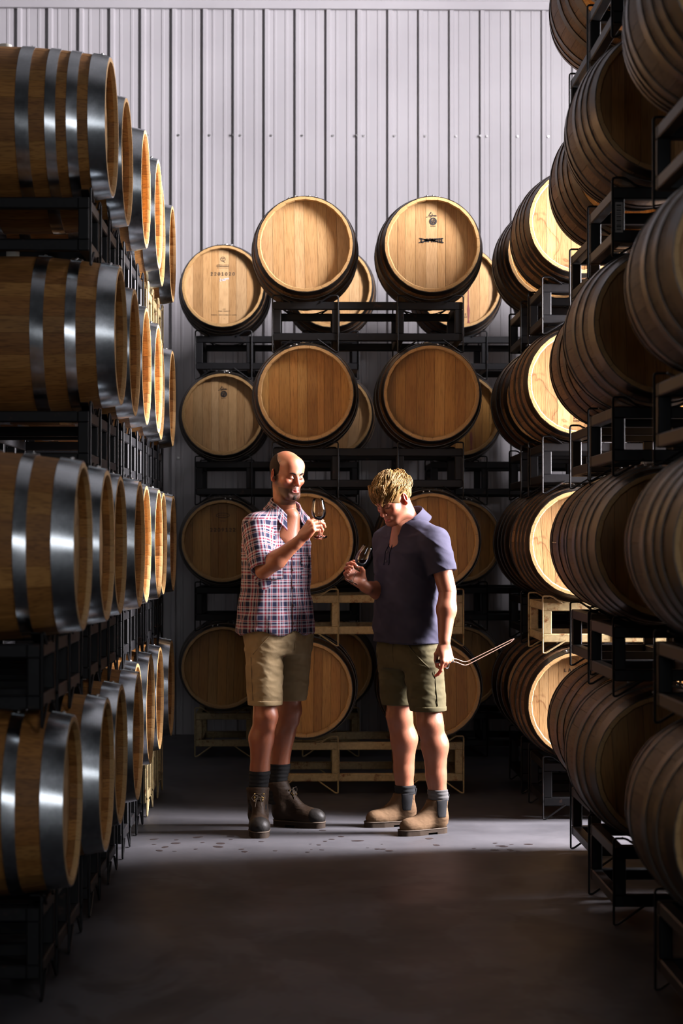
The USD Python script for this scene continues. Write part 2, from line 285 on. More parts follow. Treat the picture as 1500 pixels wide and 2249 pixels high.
def make_hoop(t0, t1, seam):
    n = 60; v = []; th = .0022
    for i in range(n):
        a = seam + 2 * PI * i / n
        for t, e in ((t0, th), (t1, th), (t1, -.002), (t0, -.002)):
            r = Rout(t) + e + .001; v.append((r * math.sin(a), t, r * math.cos(a)))
    f = []
    for i in range(n):
        for j in range(4):
            a, b = i * 4 + j, i * 4 + (j + 1) % 4; c, d = ((i + 1) % n) * 4 + (j + 1) % 4, ((i + 1) % n) * 4 + j
            f += [(a, b, c), (a, c, d)]
    m = trimesh.Trimesh(np.array(v), np.array(f), process=False)
    tm = (t0 + t1) / 2; r = Rout(tm) + th + .001; lap = []
    for k in range(9):                                                 # the lapped end of the strap
        a = seam - .11 + .22 * k / 8
        for t, e in ((t0, .0022), (t1, .0022), (t1, 0), (t0, 0)):
            q = Rout(t) + th + .001 + e; lap.append((q * math.sin(a), t, q * math.cos(a)))
    f = []
    for i in range(8):
        for j in range(4):
            a, b, c, d = i * 4 + j, i * 4 + (j + 1) % 4, (i + 1) * 4 + (j + 1) % 4, (i + 1) * 4 + j
            f += [(a, b, c), (a, c, d)]
    for e in (0, 32): f += [(e, e + 1, e + 2), (e, e + 2, e + 3)]
    lapm = trimesh.Trimesh(np.array(lap), np.array(f), process=False)
    rv = []
    for a in (seam - .06, seam + .06):
        s = trimesh.creation.icosphere(1, .006); s.apply_translation(((r + .002) * math.sin(a), tm, (r + .002) * math.cos(a))); rv.append(s)
    return cat([m, lapm]), cat(rv)
def make_boards(rnd, n=9):
    R = .2515; w = np.array([rnd.uniform(.8, 1.25) for _ in range(n)]); e = np.concatenate([[0], np.cumsum(w)]) / w.sum() * 2 * R - R
    disc = Point(0, 0).buffer(R, 24); out = []
    for i in range(n):
        p = disc.intersection(sbox(e[i] + .0006, -1, e[i + 1] - .0006, 1))
        if p.is_empty: continue
        m = trimesh.creation.extrude_polygon(p, .020, engine='earcut')   # xy -> x,z ; thickness -> y
        v = m.vertices; d = rnd.uniform(-.0006, .0006)
        m.vertices = np.stack([v[:, 0], -.378 + d + (.020 - v[:, 2]), v[:, 1]], 1)
        out.append(m)
    return out
HOOPS8 = [(.355, .419), (.275, .315), (.195, .235), (.085, .135)]
HOOPS6 = [(.350, .419), (.235, .275), (.105, .155)]
PROTO = {}
def build_barrel(path, key):
    wkey, skey, nh, var = key
    r = random.Random(hash_key(key))
    n = 26; w = [r.uniform(.75, 1.3) for _ in range(n)]; tot = sum(w); a = r.uniform(0, .2)
    for k in range(n):
        b = a + w[k] / tot * 2 * PI
        obj(path, 'stave', Geo(make_stave(a, b, r.uniform(-.0006, .0006)), 40), r.choice(STAVE_SETS[skey])); a = b
    last = None
    for m in make_boards(r, r.choice((8, 9, 9, 10))):
        mt = r.choice([q for q in HEAD_SETS[wkey] if q is not last]); last = mt
        obj(path, 'head_board', Geo(m, 30), mt)
    bh = trimesh.creation.cylinder(.2515, .020, sections=32); bh.apply_transform(trimesh.transformations.rotation_matrix(PI / 2, (1, 0, 0))); bh.apply_translation((0, .368, 0))
    obj(path, 'back_head', Geo(bh, 30), HEAD_SETS[wkey][0])
    for t0, t1 in (HOOPS8 if nh == 8 else HOOPS6):
        for s in (-1, 1):
            seam = r.uniform(-.25, .25)
            m, rv = make_hoop(min(s * t0, s * t1), max(s * t0, s * t1), seam)
            h = obj(path, 'hoop', Geo(m, 30), HOOP if skey == 'tan' else HOOPD)
            obj(h, 'rivet', Geo(rv, True), RIVET)
    b = trimesh.creation.cylinder(.026, .022, sections=16); b.apply_translation((0, 0, RB + .006)); obj(path, 'bung', Geo(b, 30), BUNGM)
def hash_key(key): return sum(ord(c) * (i * 31 + 7) for i, c in enumerate(str(key)))
def barrel(x, y, z, facing, label, group, wood_key='amber', skey='brown', hoops=6, var=0, marks=None, roll=0):
    """x, y, z: centre of the near head. facing: '-y' or '+x'."""
    rz = 0 if facing == '-y' else 90
    c = (x, y + HL, z) if facing == '-y' else (x - HL, y, z)
    p = thing('wine_barrel', label, 'barrel', group, c, rz, roll)
    key = (wood_key, skey, hoops, var)
    if key not in PROTO:
        build_barrel(p, key); PROTO[key] = p
        if marks: marks(p)
    else:
        prim = stage.GetPrimAtPath(p)
        if PROTO[key] in MARKED: raise ValueError('prototype has marks')
        prim.GetReferences().AddInternalReference(PROTO[key])
        setdata(prim, label=label, category='barrel', group=group)
        if marks:
            for ch in ('print',): pass
            marks(p)
        else: prim.SetInstanceable(True)
    if marks and PROTO[key] == p: MARKED.add(p)
    return p
MARKED = set()
HEAD_Y = -.3782                                                        # face of the head boards, local
def on_head(m, x, z, lift=.0006):                                        # flat lettering (xy, +z out) -> laid on the head, centred on x, with its base at z
    m = m.copy(); b = m.bounds; v = m.vertices - [(b[0][0] + b[1][0]) / 2, 0, 0]
    m.vertices = np.stack([v[:, 0] + x, HEAD_Y - lift - v[:, 2], v[:, 1] + z], 1); m.faces = m.faces[:, ::-1] if False else m.faces
    m.fix_normals(); return m
def txt(s, h, x, z, bold=False, shear=0, stretch=1.0):
    m = meshkit.text_mesh(s, h, .0006, bold)
    v = m.vertices; v[:, 0] = v[:, 0] * stretch + shear * v[:, 1]; m.vertices = v
    return on_head(m, x, z)
def stroke(pts, w, d=.0008):                                           # brush stroke in the xy plane
    from shapely.geometry import LineString
    g = LineString(pts).buffer(w / 2, 4)
    return trimesh.creation.extrude_polygon(g, d, engine='earcut')
def strokes(lines, w, x, z, sc=1.0):
    return [on_head_raw(stroke(np.array(l) * sc + (x, z), w)) for l in lines]
def on_head_raw(m, lift=.0006):
    v = m.vertices; m.vertices = np.stack([v[:, 0], HEAD_Y - lift - v[:, 2], v[:, 1]], 1); m.fix_normals(); return m
def ring(x, z, r0, r1): return on_head_raw(trimesh.creation.extrude_polygon(Point(x, z).buffer(r1, 16).difference(Point(x, z).buffer(r0, 16)), .0006, engine='earcut'))
def spaced(s, h, x, z, w, bold=False):                                   # letters spread over the width w
    out = []
    for i, ch in enumerate(s):
        if ch != ' ': out.append(txt(ch, h, x - w / 2 + w * (i + .5) / len(s), z, bold))
    return out
SYLVAIN = [[(-.030, -.004), (-.026, -.007), (-.019, -.003), (-.013, .006), (-.008, .016), (-.004, .021), (-.002, .018), (-.006, .013), (-.012, .011), (-.014, .006), (-.009, .002), (-.010, -.004), (-.015, -.006)],
           [(-.006, .004), (-.005, -.001), (-.002, .000), (.000, .004), (-.001, -.002), (-.005, -.009), (-.008, -.008)], [(.001, .000), (.005, .010), (.004, .013), (.003, .004), (.004, -.001), (.006, .000)],
           [(.007, .005), (.008, -.001), (.011, .004), (.012, .005)], [(.016, .004), (.013, .003), (.013, -.001), (.016, .001), (.017, .004), (.017, -.001), (.019, .001)], [(.020, .004), (.020, -.001), (.022, .001)], [(.020, .007), (.0205, .0075)],
           [(.023, .004), (.023, -.001), (.025, .004), (.026, .003), (.026, -.001), (.029, .001)]]
def face_seal(x, z):
    """Round dark cooper's seal with a light bearded profile left open in it."""
    d = Point(x, z).buffer(.0215, 16)
    for pts, w in (([(-.006, .012), (.002, .014), (.008, .010)], .003), ([(-.008, .006), (-.002, .009), (.003, .006)], .0022), ([(.004, .005), (.009, .002), (.007, -.004)], .0026), ([(-.004, .002), (.000, .003)], .0022),
                   ([(-.007, .000), (-.009, -.005), (-.006, -.010)], .0025), ([(.000, -.003), (.005, -.008), (.003, -.013)], .0026), ([(-.002, -.006), (-.001, -.011)], .0022), ([(.009, -.007), (.010, -.011)], .002)):
        d = d.difference(shapely.LineString(np.array(pts) + (x, z)).buffer(w / 2, 3))
    return [on_head_raw(trimesh.creation.extrude_polygon(g, .0006, engine='earcut')) for g in getattr(d, 'geoms', [d])]
def mark_quint(p):
    ms = [ring(.0, .183, .0135, .0160)] + strokes([[(.004, -.012), (.010, -.022), (.014, -.023)], [(-.008, .004), (-.004, .007), (0, .004), (.004, .007), (.008, .004)], [(0, .004), (0, -.010)], [(-.003, -.010), (.003, -.010)]], .0024, 0, .183)
    ms += spaced('TONNELLERIE', .0052, 0, .143, .080) + [txt('Q', .013, -.037, .131)] + spaced('UINTESSENCE', .0085, .005, .131, .074) + spaced('BORDEAUX', .0052, 0, .121, .080)
    obj(p, 'maker_mark', cat(ms), INK, False, label='printed cooper emblem and name near the top of the head')
    obj(p, 'stencil_number', cat(spaced('2201020', .0205, -.002, .075, .168, True)), INK, False, label='black stencilled number 2201020')
    obj(p, 'chalk_mark', cat(strokes([[(-.024, .012), (-.028, -.008), (-.020, -.006)], [(-.010, .008), (-.015, .002), (-.012, -.005), (-.006, -.002), (-.006, .002), (-.010, .001)], [(0, .012), (-.003, -.004), (.004, .000), (.008, .010)],
                                     [(.006, -.006), (.010, .010), (.016, .012)], [(.014, .004), (.024, .013), (.030, .012), (.024, .003)], [(-.020, .002), (.004, .004)], [(-.004, .002), (.014, .006)]], .0022, .008, .045)), CHALK, False, label='pale handwritten scrawl under the number')
    obj(p, 'foot_print', cat(spaced('2021', .005, .008, -.150, .022) + spaced('CHENE FRANCAIS', .0058, .008, -.163, .080) + spaced('CHAUFFE TRADITIONNELLE LONGUE', .0055, .008, -.188, .170) + [txt('-', .012, .008, -.216, True)]), INK, False, label='small printed lines near the foot of the head')
def mark_sylvain(p, scribble=True):
    obj(p, 'maker_mark', cat(strokes(SYLVAIN, .0022, -.002, .166, 1.0) + face_seal(.006, .136) + spaced('BORDEAUX', .004, .006, .1075, .03)), INK, False, label='printed script name over a round dark seal')
    if scribble:
        obj(p, 'marker_scribble', cat(strokes([[(-.066, .010), (-.030, .002), (.004, -.004), (.066, -.014)], [(-.068, -.014), (-.030, -.004), (.010, .006), (.064, .009)], [(-.062, .006), (-.055, .008), (-.058, -.012), (-.046, -.013)], [(-.030, .006), (-.034, -.008), (-.022, -.008), (-.022, .006), (-.030, .005)],
                                              [(-.012, .008), (-.016, -.010)], [(-.004, .008), (.002, -.010)], [(.004, .007), (.012, -.009)], [(.020, .006), (.020, -.010)], [(.034, .006), (.034, -.010)], [(.046, .007), (.046, -.010), (.052, -.010)], [(.058, .008), (.059, -.011)], [(-.04, .004), (.03, -.006)], [(-.04, -.004), (.03, .004)], [(-.02, .001), (.02, -.001)]], .0058, -.003, .030)), INK, False, label='heavy black marker scrawl struck through twice')
def mark_oval(p):
    e = shapely.affinity.scale(Point(0, 0).buffer(1, 24), .045, .017); e = shapely.affinity.translate(e, 0, .168)
    ms = [on_head_raw(trimesh.creation.extrude_polygon(e.difference(e.buffer(-.003)), .0006, engine='earcut'))] + spaced('MERCUREY', .008, 0, .164, .06) + spaced('FRANCE', .006, 0, .128, .04)
    obj(p, 'maker_mark', cat(ms), INK, False, label='printed oval cooper emblem')
    obj(p, 'stencil_number', cat(spaced('2209122', .022, .0, .062, .175, True)), INK, False, label='black stencilled number 2209122')
def mark_two(p): obj(p, 'stencil_number', cat(spaced('2101', .032, -.02, .035, .20, True)), INK, False, label='black stencilled number that starts with 2')
def mark_2021(p): obj(p, 'foot_print', cat(spaced('2021', .013, -.003, -.185, .05, True) + spaced('COOPERAGE', .009, .012, -.200, .08)), INK, False, label='printed year 2021 near the foot of the head')
def mark_2022(p):
    obj(p, 'foot_print', cat(spaced('2022', .013, .02, -.185, .05, True) + spaced('COOPERAGE', .008, .02, -.200, .06)), INK, False, label='printed year 2022 near the foot of the head')
    drip(p, .058, .02, -.235)
def drip(p, x, z1, z0):
    q = Polygon([(x - .002, z1), (x + .002, z1), (x + .004, z0 + .12), (x + .010, z0 + .085), (x + .007, z0 + .05), (x + .004, z0 + .02), (x + .010, z0), (x - .008, z0), (x - .003, z0 + .02), (x - .006, z0 + .055), (x - .009, z0 + .09), (x - .004, z0 + .125)])
    obj(p, 'wine_stain', on_head_raw(trimesh.creation.extrude_polygon(q, .0004, engine='earcut')), STAINM, False, label='dark red wine run down the head')
def mark_drip(p): drip(p, .075, -.11, -.235)
def mark_lauca(p): obj(p, 'foot_print', cat(spaced('LAUCA', .016, -.03, .165, .11, True)), INK, False, label='dark branded letters at the top of the head')

# ------------------------------------------------------------------ barrel racks (two barrels wide along local x, front at local -y, origin on the barrels' floor line)
RW, RD, TB = 1.075, .58, .044
def rack_parts(h0, h1, ft):
    parts = []                                     # frame bottom and top above the tier's base line
    X = [-RW / 2 + TB / 2, -.182, .182, RW / 2 - TB / 2]
    for s, y in (('front', -RD / 2), ('rear', RD / 2)):
        for nm, z in (('top_rail', h1 - TB), ('bottom_rail', h0)):
            parts.append((nm, cham(-RW / 2, RW / 2, y - TB / 2, y + TB / 2, z, z + TB)))
        for x in X: parts.append(('post', cham(x - TB / 2, x + TB / 2, y - TB / 2 + .001, y + TB / 2 - .001, h0 + TB - .002, h1 - TB + .002)))
        o = y + (-TB / 2 - .005 if s == 'front' else TB / 2 + .005)
        for cx in (-.355, .355):
            for sg in (-1, 1):
                x = cx + sg * .186
                up = [(x, o, h0 + .02), (x, o, h1 + .034), (x - sg * .045, o, h1 + .034), (cx + sg * .085, o, h1 - .004)]
                dn = [(x, o, h0 + .03), (x, o, h0 - ft), (x - sg * .014, o, h0 - ft), (cx + sg * .070, o, h0 + .008)]
                parts.append(('guide_rod', tube(bend(up), .0048, 6))); parts.append(('foot_rod', tube(bend(dn), .0048, 6)))
            # saddle bar: bent strap that carries the barrel, just under its belly
            st = [(cx + .3080 * math.sin(t), y, .597 - .3080 * math.cos(t)) for t in np.linspace(-.5, .5, 11)]
            parts.append(('saddle', strap(st, .030, .004)))
    for x in (X[0], X[3]):
        for z in (h1 - TB, h0): parts.append(('side_rail', cham(x - TB / 2 + .001, x + TB / 2 - .001, -RD / 2 + TB / 2 - .002, RD / 2 - TB / 2 + .002, z + .001, z + TB - .001)))
    for x in (X[1], X[2]): parts.append(('cross_rail', cham(x - TB / 2 + .001, x + TB / 2 - .001, -RD / 2 + TB / 2 - .002, RD / 2 - TB / 2 + .002, h0 + .001, h0 + TB - .001)))
    return [(n, Geo(m, 35)) for n, m in parts]
def strap(pts, w, t):
    v = []; f = []; n = len(pts)
    for (x, y, z) in pts:
        d = np.array([x, 0, z - .597]); d[0] -= (.355 if x > 0 else -.355); d /= np.linalg.norm(d)
        for yy, e in ((-w / 2, 0), (w / 2, 0), (w / 2, t), (-w / 2, t)): v.append((x + d[0] * e, y + yy, z + d[2] * e))
    for i in range(n - 1):
        for j in range(4):
            a, b, c, d = i * 4 + j, i * 4 + (j + 1) % 4, (i + 1) * 4 + (j + 1) % 4, (i + 1) * 4 + j
            f += [(a, b, c), (a, c, d)]
    for e in (0, (n - 1) * 4): f += [(e, e + 1, e + 2), (e, e + 2, e + 3)]
    m = trimesh.Trimesh(np.array(v), np.array(f), process=False); m.fix_normals(); return m
RACK_GEO = {'tall': rack_parts(.070, .292, .064), 'low': rack_parts(.087, .292, .054)}
RPROTO = {}
def rack(cx, cy, k, facing, mat, label, group, keep=False, z=None):
    """cx, cy: middle of the rack on plan; k: tier."""
    if k == 0: z = None                                                # on the floor: longer feet
    p = thing('barrel_rack', label, 'rack', group, (cx, cy, (ZK(k) if z is None else z) - .597), 0 if facing == '-y' else 90)
    key = ('cream' if mat is CREAM else 'black', 'tall' if z is None else 'low')
    if key not in RPROTO:
        RPROTO[key] = p
        for n, g in RACK_GEO[key[1]]: obj(p, n, g, mat)
    else:
        q = stage.GetPrimAtPath(p); q.GetReferences().AddInternalReference(RPROTO[key]); setdata(q, label=label, category='rack', group=group); q.SetInstanceable(not keep)
    return p
def ZK(k): return .597 + .831 * k                                     # axis height of each tier; the outer stacks stand a little closer
def ZL(k): return .600 + .8165 * k
def ZR(k): return .598 + .8205 * k

TIER = ['bottom', 'second', 'third', 'fourth', 'fifth']
ORD = ['first', 'second', 'third', 'fourth', 'fifth', 'sixth', 'seventh', 'eighth']
# left stack: heads face the aisle (+x)
LY0, LSP = 11.05, .676
LX = {0: [-.752, -.764, -.762, -.768, -.7085, -.7155, -.705, -.743], 1: [-.742, -.747, -.7225, -.727, -.7025, -.719, -.705, -.711], 2: [-.747, -.762, -.725, -.727, -.7245, -.719], 3: [-.747, -.759, -.725, -.732, -.7585, -.756]}
def tier_name(k, top): return 'top' if k == top else TIER[k]
for k in range(4):
    n = len(LX[k])
    for i, x in enumerate(LX[k]):
        near = n - 1 - i
        lab = 'oak barrel in the %s tier of the left stack, %s' % (tier_name(k, 3) if k != 3 else 'top', 'nearest the camera' if near == 0 else ORD[near] + ' from the camera' if i else 'farthest from the camera')
        nh = 8 if k in (3, 1) and (i % 3 != 1) else 6
        barrel(x, LY0 - LSP * i + (.010 if i % 2 == 0 else -.010), ZL(k), '+x', lab, 'barrels in the left stack', ('amber', 'pale', 'marked')[(i + k) % 3], 'tan', nh, (i * 2 + k) % 3, roll=rng.uniform(-4, 4))
    for j in range(n // 2):
        cy = LY0 - LSP * (2 * j + .5); near = n // 2 - 1 - j
        m = CREAM if (k in (0, 3) and j == 0) else BLACK
        lab = '%s steel rack in the %s tier of the left stack, %s' % ('cream-painted rusty' if m is CREAM else 'black', tier_name(k, 3), 'nearest the camera' if near == 0 else ORD[near] + ' from the camera' if j else 'farthest from the camera')
        rack(-.845 - RD / 2, cy, k, '+x', m, lab, 'racks in the left stack', z=ZL(k))
# centre stack, facing the camera (-y)
CY = 10.97
CW = {(3, 0): ('pale', 0, None), (3, 1): ('pale', 1, lambda p: mark_sylvain(p)), (2, 0): ('amber', 1, None), (2, 1): ('amber', 2, None), (1, 0): ('amber', 1, None), (1, 1): ('amber', 0, None), (0, 0): ('amber', 0, None), (0, 1): ('amber', 2, None)}
CX = [.0, .712]
def bhead(k, c, where, extra=''): return 'oak barrel, %s tier of the %s, %s%s' % (tier_name(k, 3), where, c, extra)
for k in (0, 1, 2, 3):
    for c in (0, 1):
        wk, var, mk = CW[(k, c)]
        barrel(CX[c] + rng.uniform(-.006, .006), CY, ZK(k) + (.006 if k == 3 else 0), '-y', bhead(k, ('left one', 'right one')[c], 'centre stack', ' with a struck-out black scrawl' if mk else ''), 'barrels in the centre stack', wk, 'brown', 6, var + (60 if mk else 5 if k == 3 and c == 0 else 0), mk, rng.uniform(-3, 3) if not mk else 0)
    rack((CX[0] + CX[1]) / 2, CY + .13 + RD / 2, k, '-y', CREAM if k < 2 else BLACK, '%s steel rack in the %s tier of the centre stack' % ('cream-painted rusty' if k < 2 else 'black', tier_name(k, 3)), 'racks in the centre stack')
# back stack in front of the steel wall
BY = 12.85
BX = [-.541, .171, 1.02, 1.73]
BM = {(3, 0): ('pale', mark_quint), (3, 2): ('pale', mark_2022), (2, 0): ('pale', lambda p: mark_sylvain(p, False)), (2, 2): ('amber', mark_drip), (1, 0): ('amber', mark_oval)}
POS4 = ['leftmost', 'second from the left', 'second from the right', 'rightmost']
for k in range(4):
    for c in range(4):
        wk, mk = BM.get((k, c), ('amber' if k < 2 else 'pale', None))
        barrel(BX[c], BY, ZK(k) + (.012 if k == 3 else 0), '-y', bhead(k, POS4[c], 'back stack by the wall', ', printed' if mk else ''), 'barrels in the back stack', wk, 'brown', 8 if c == 0 else 6, 20 + 4 * k + c if mk else c % 3, mk, 0 if mk else rng.uniform(-4, 4))
    for j in (0, 1):
        m = CREAM if (k == 0 and j == 0) else BLACK
        rack((BX[2 * j] + BX[2 * j + 1]) / 2, BY + .13 + RD / 2, k, '-y', m, '%s steel rack in the %s tier of the back stack, %s one' % ('cream-painted rusty' if m is CREAM else 'black', tier_name(k, 3), ('left', 'right')[j]), 'racks in the back stack')
# right-hand rows, one behind the other, heads towards the camera
RIGHT = [  # near-head y, x of the aisle-side barrel, tiers, name
    ('fifth', 10.97, 1.41, 4), ('fourth', 9.93, 1.406, 4), ('third', 8.34, 1.418, 5), ('second', 7.17, 1.333, 5), ('first', 5.49, 1.30, 5)]
RM = {('fourth', 3, 0): ('marked', mark_two), ('fourth', 2, 0): ('marked', mark_2021), ('fourth', 0, 0): ('marked', mark_lauca), ('fourth', 1, 0): ('marked', None)}
for nm, y, x, tiers in RIGHT:
    for k in range(tiers):
        for c in ((0, 1, 2, 3) if nm in ('fourth', 'fifth') else (0, 1)):   # the two far rows run on to the right wall
            wk, mk = RM.get((nm, k, c), ('amber', None))
            lab = '%s barrel, %s tier, %s right-hand row from the camera' % (('aisle-side oak', 'second-out oak', 'third-out oak', 'fourth-out oak')[c], TIER[k], nm)
            barrel(x + c * .71 + rng.uniform(-.008, .008), y + rng.uniform(-.012, .012), ZR(k), '-y', lab, 'barrels in the right-hand rows', wk, 'brown', 8 if (k + c) % 2 else 6, 40 + k if mk else (k + c) % 3, mk, 0 if mk else rng.uniform(-4, 4))
        m = CREAM if (nm == 'fourth' and k == 1) else BLACK
        if nm in ('fourth', 'fifth'): rack(x + 1.775, y + .13 + RD / 2, k, '-y', BLACK, 'outer black steel rack, %s tier, %s right-hand row from the camera' % (TIER[k], nm), 'racks in the right-hand rows', z=ZR(k))
        rk = rack(x + .355, y + .13 + RD / 2, k, '-y', m, '%s steel rack, %s tier, %s right-hand row from the camera' % ('cream-painted rusty' if m is CREAM else 'black', TIER[k], nm), 'racks in the right-hand rows', keep=(nm == 'second' and k == 3), z=ZR(k))
        if nm == 'second' and k == 3:                                   # white stock label with dark bars down the aisle-side post
            xs, yf = -RW / 2 + TB / 2, -RD / 2 - TB / 2; lb = obj(rk, 'stock_label', bx(xs - .014, xs + .014, yf - .0012, yf, .122, .235), PAPER, False, label='white stock label on the post')
            obj(lb, 'printed_bars', cat([bx(xs - .010, xs + .008, yf - .0016, yf - .0010, z, z + w) for z, w in ((.130, .004), (.137, .002), (.142, .006), (.151, .003), (.158, .002), (.163, .005), (.172, .002), (.178, .004), (.188, .003), (.195, .002), (.202, .005), (.212, .003), (.220, .006))]), INK, False)

# ================================================================== people
V = lambda *a: np.array(a, float)
def unit(v): v = np.asarray(v, float); return v / np.linalg.norm(v)
def at(px, py, Y):                                                     # the point at depth Y that the picture shows at this pixel
    u, v = (px - 750) / FPX, -(py - 1124.5) / FPX
    d = V(u, math.cos(PITCH) - v * math.sin(PITCH), math.sin(PITCH) + v * math.cos(PITCH))
    d = V(d[0] * math.cos(YAW) + d[1] * math.sin(YAW), -d[0] * math.sin(YAW) + d[1] * math.cos(YAW), d[2])
    return V(0, 0, CAM_H) + d * (Y / d[1])
# ---- signed-distance modelling: primitives blended in order, surface extracted by surface nets
class Cone:                                                            # tapered limb between two joints
    def __init__(s, a, b, ra, rb, k=.01, sub=False): s.a, s.b, s.ra, s.rb, s.k, s.sub = V(*a), V(*b), ra, rb, k, sub
    def d(s, p):
        ba = s.b - s.a; pa = p - s.a; L2 = max(ba @ ba, 1e-12); t = pa @ ba; h = np.minimum(np.maximum(t / L2, 0), 1)
        q = np.einsum('...i,...i->...', pa, pa) - 2 * h * t + h * h * L2
        return np.sqrt(np.maximum(q, 0)) - (s.ra + (s.rb - s.ra) * h)
def Ball(c, r, k=.01, sub=False): return Cone(c, V(*c) + (0, 0, 1e-6), r, r, k, sub)
class Ell:                                                             # ellipsoid; R: rows are its axes
    def __init__(s, c, r, k=.01, sub=False, R=None): s.c, s.r, s.k, s.sub, s.R = V(*c), V(*r), k, sub, R
    def d(s, p):
        q = p - s.c
        if s.R is not None: q = q @ s.R.T
        a = q / s.r; b = a / s.r; k0 = np.sqrt(np.einsum('...i,...i->...', a, a)); k1 = np.sqrt(np.einsum('...i,...i->...', b, b))
        return k0 * (k0 - 1) / np.maximum(k1, 1e-9)
class Prof:                                                            # body of elliptical sections along an axis; rows: (s, half x, half y, shift x, shift y)
    def __init__(s, o, ax, ex, ey, rows, k=.01, sub=False, power=2.0):
        s.o, s.ax, s.ex, s.ey, s.t, s.k, s.sub, s.pw = V(*o), unit(ax), unit(ex), unit(ey), np.array(rows, float), k, sub, power
    def d(s, p):
        q = p - s.o; h = q @ s.ax; t = s.t
        a, b, cx, cy = (np.interp(h, t[:, 0], t[:, i]) for i in (1, 2, 3, 4))
        x, y = (q @ s.ex - cx) / a, (q @ s.ey - cy) / b
        k0 = (np.abs(x) ** s.pw + np.abs(y) ** s.pw) ** (1 / s.pw)
        rad = (k0 - 1) * np.minimum(a, b) * .5 + (k0 - 1) * .5 * (a * np.abs(x) + b * np.abs(y)) / np.maximum(np.abs(x) + np.abs(y), 1e-9)
        return np.maximum(rad, np.maximum(t[0, 0] - h, h - t[-1, 0]))
class Half:                                                            # keeps the side that n points away from
    def __init__(s, o, n, k=.004, sub=True): s.o, s.n, s.k, s.sub = V(*o), unit(n), k, sub
    def d(s, p): return -((p - s.o) @ s.n)
class Group:                                                           # several primitives as one
    def __init__(s, prims, k=.01, sub=False): s.pr, s.k, s.sub = prims, k, sub
    def d(s, p): return field(s.pr, p)
class Shell:
    def __init__(s, prim, off, k=.004, sub=False): s.p, s.off, s.k, s.sub = prim, off, k, sub
    def d(s, p): return s.p.d(p) - s.off
def field(prims, p):
    d = np.full(p.shape[:-1], 1.0)
    for q in prims:
        e = q.d(p); k = q.k
        if q.sub:
            h = np.clip(.5 - .5 * (d + e) / k, 0, 1); d = d + (-e - d) * h + k * h * (1 - h)
        else:
            h = np.clip(.5 + .5 * (d - e) / k, 0, 1); d = d + (e - d) * h - k * h * (1 - h)
    return d
def nets(prims, lo, hi, res):
    """Triangle mesh of the zero set inside the box."""
    lo, hi = V(*lo), V(*hi); B = 12; n = np.ceil((hi - lo) / res / B).astype(int); N = n * B + 1
    cen = lo + (np.stack(np.meshgrid(*[np.arange(m) for m in n], indexing='ij'), -1) + .5) * B * res
    pd = [None if q.sub else q.d(cen) for q in prims]; dc = field(prims, cen.reshape(-1, 3)).reshape(n); hd = B * res * .87
    D = np.repeat(np.repeat(np.repeat(np.where(dc > 0, 1.0, -1.0).astype(np.float32), B, 0), B, 1), B, 2)
    D = np.pad(D, ((0, 1),) * 3, mode='edge'); off = np.stack(np.meshgrid(*[np.arange(B + 1)] * 3, indexing='ij'), -1) * res
    for i, j, k in np.argwhere(np.abs(dc) < hd * 1.6 + .012):
        p = lo + V(i, j, k) * B * res + off
        use = [q for q, e in zip(prims, pd) if e is None or e[i, j, k] < hd * 1.7 + q.k + .012]
        D[i * B:i * B + B + 1, j * B:j * B + B + 1, k * B:k * B + B + 1] = field(use, p) if use else 1.0
    S = D < 0
    cnt = np.zeros(tuple(np.array(D.shape) - 1), np.int8)
    for a, b, c in np.ndindex(2, 2, 2): cnt += S[a:a + cnt.shape[0], b:b + cnt.shape[1], c:c + cnt.shape[2]]
    cell = np.argwhere((cnt > 0) & (cnt < 8)); idx = np.full(cnt.shape, -1, np.int32); idx[tuple(cell.T)] = np.arange(len(cell))
    acc = np.zeros((len(cell), 3)); num = np.zeros(len(cell))
    cor = [np.array(c) for c in np.ndindex(2, 2, 2)]
    for a in cor:
        for ax in range(3):
            if a[ax] == 0:
                b = a.copy(); b[ax] = 1
                da, db = D[tuple((cell + a).T)].astype(float), D[tuple((cell + b).T)].astype(float); x = (da < 0) != (db < 0)
                t = np.where(x, da / np.where(x, da - db, 1), 0)
                acc += np.where(x[:, None], a + t[:, None] * (b - a), 0); num += x
    v = lo + (cell + acc / num[:, None]) * res
    f = []
    for ax in range(3):
        u, w = (ax + 1) % 3, (ax + 2) % 3
        s0 = [slice(None)] * 3; s1 = [slice(None)] * 3; s0[ax] = slice(0, -1); s1[ax] = slice(1, None)
        e = np.argwhere(S[tuple(s0)] != S[tuple(s1)]); e = e[(e[:, u] > 0) & (e[:, w] > 0)]
        e = e[(e[:, u] < cnt.shape[u]) & (e[:, w] < cnt.shape[w])]
        q = []
        for du, dw in ((1, 1), (0, 1), (0, 0), (1, 0)):
            g = e.copy(); g[:, u] -= du; g[:, w] -= dw; q.append(idx[tuple(g.T)])
        q = np.stack(q, 1); fl = S[tuple(e.T)]; q[~fl] = q[~fl][:, ::-1]
        f.append(q[:, [0, 1, 2]]); f.append(q[:, [0, 2, 3]])
    f = np.vstack(f); f = f[(f >= 0).all(1)]
    return trimesh.Trimesh(v, f, process=False)
def relax(m, n=3, lam=.5):
    e = m.edges_unique; N = len(m.vertices); v = np.array(m.vertices)
    deg = np.bincount(e.ravel(), minlength=N).astype(float)[:, None]; A = scipy.sparse.coo_matrix((np.ones(2 * len(e)), (np.r_[e[:, 0], e[:, 1]], np.r_[e[:, 1], e[:, 0]])), shape=(N, N)).tocsr()
    for i in range(n):
        v = v + lam * (A @ v / deg - v)
        if n > 1: v = v - (lam + .03) * (A @ v / deg - v)
    m.vertices = v; return m
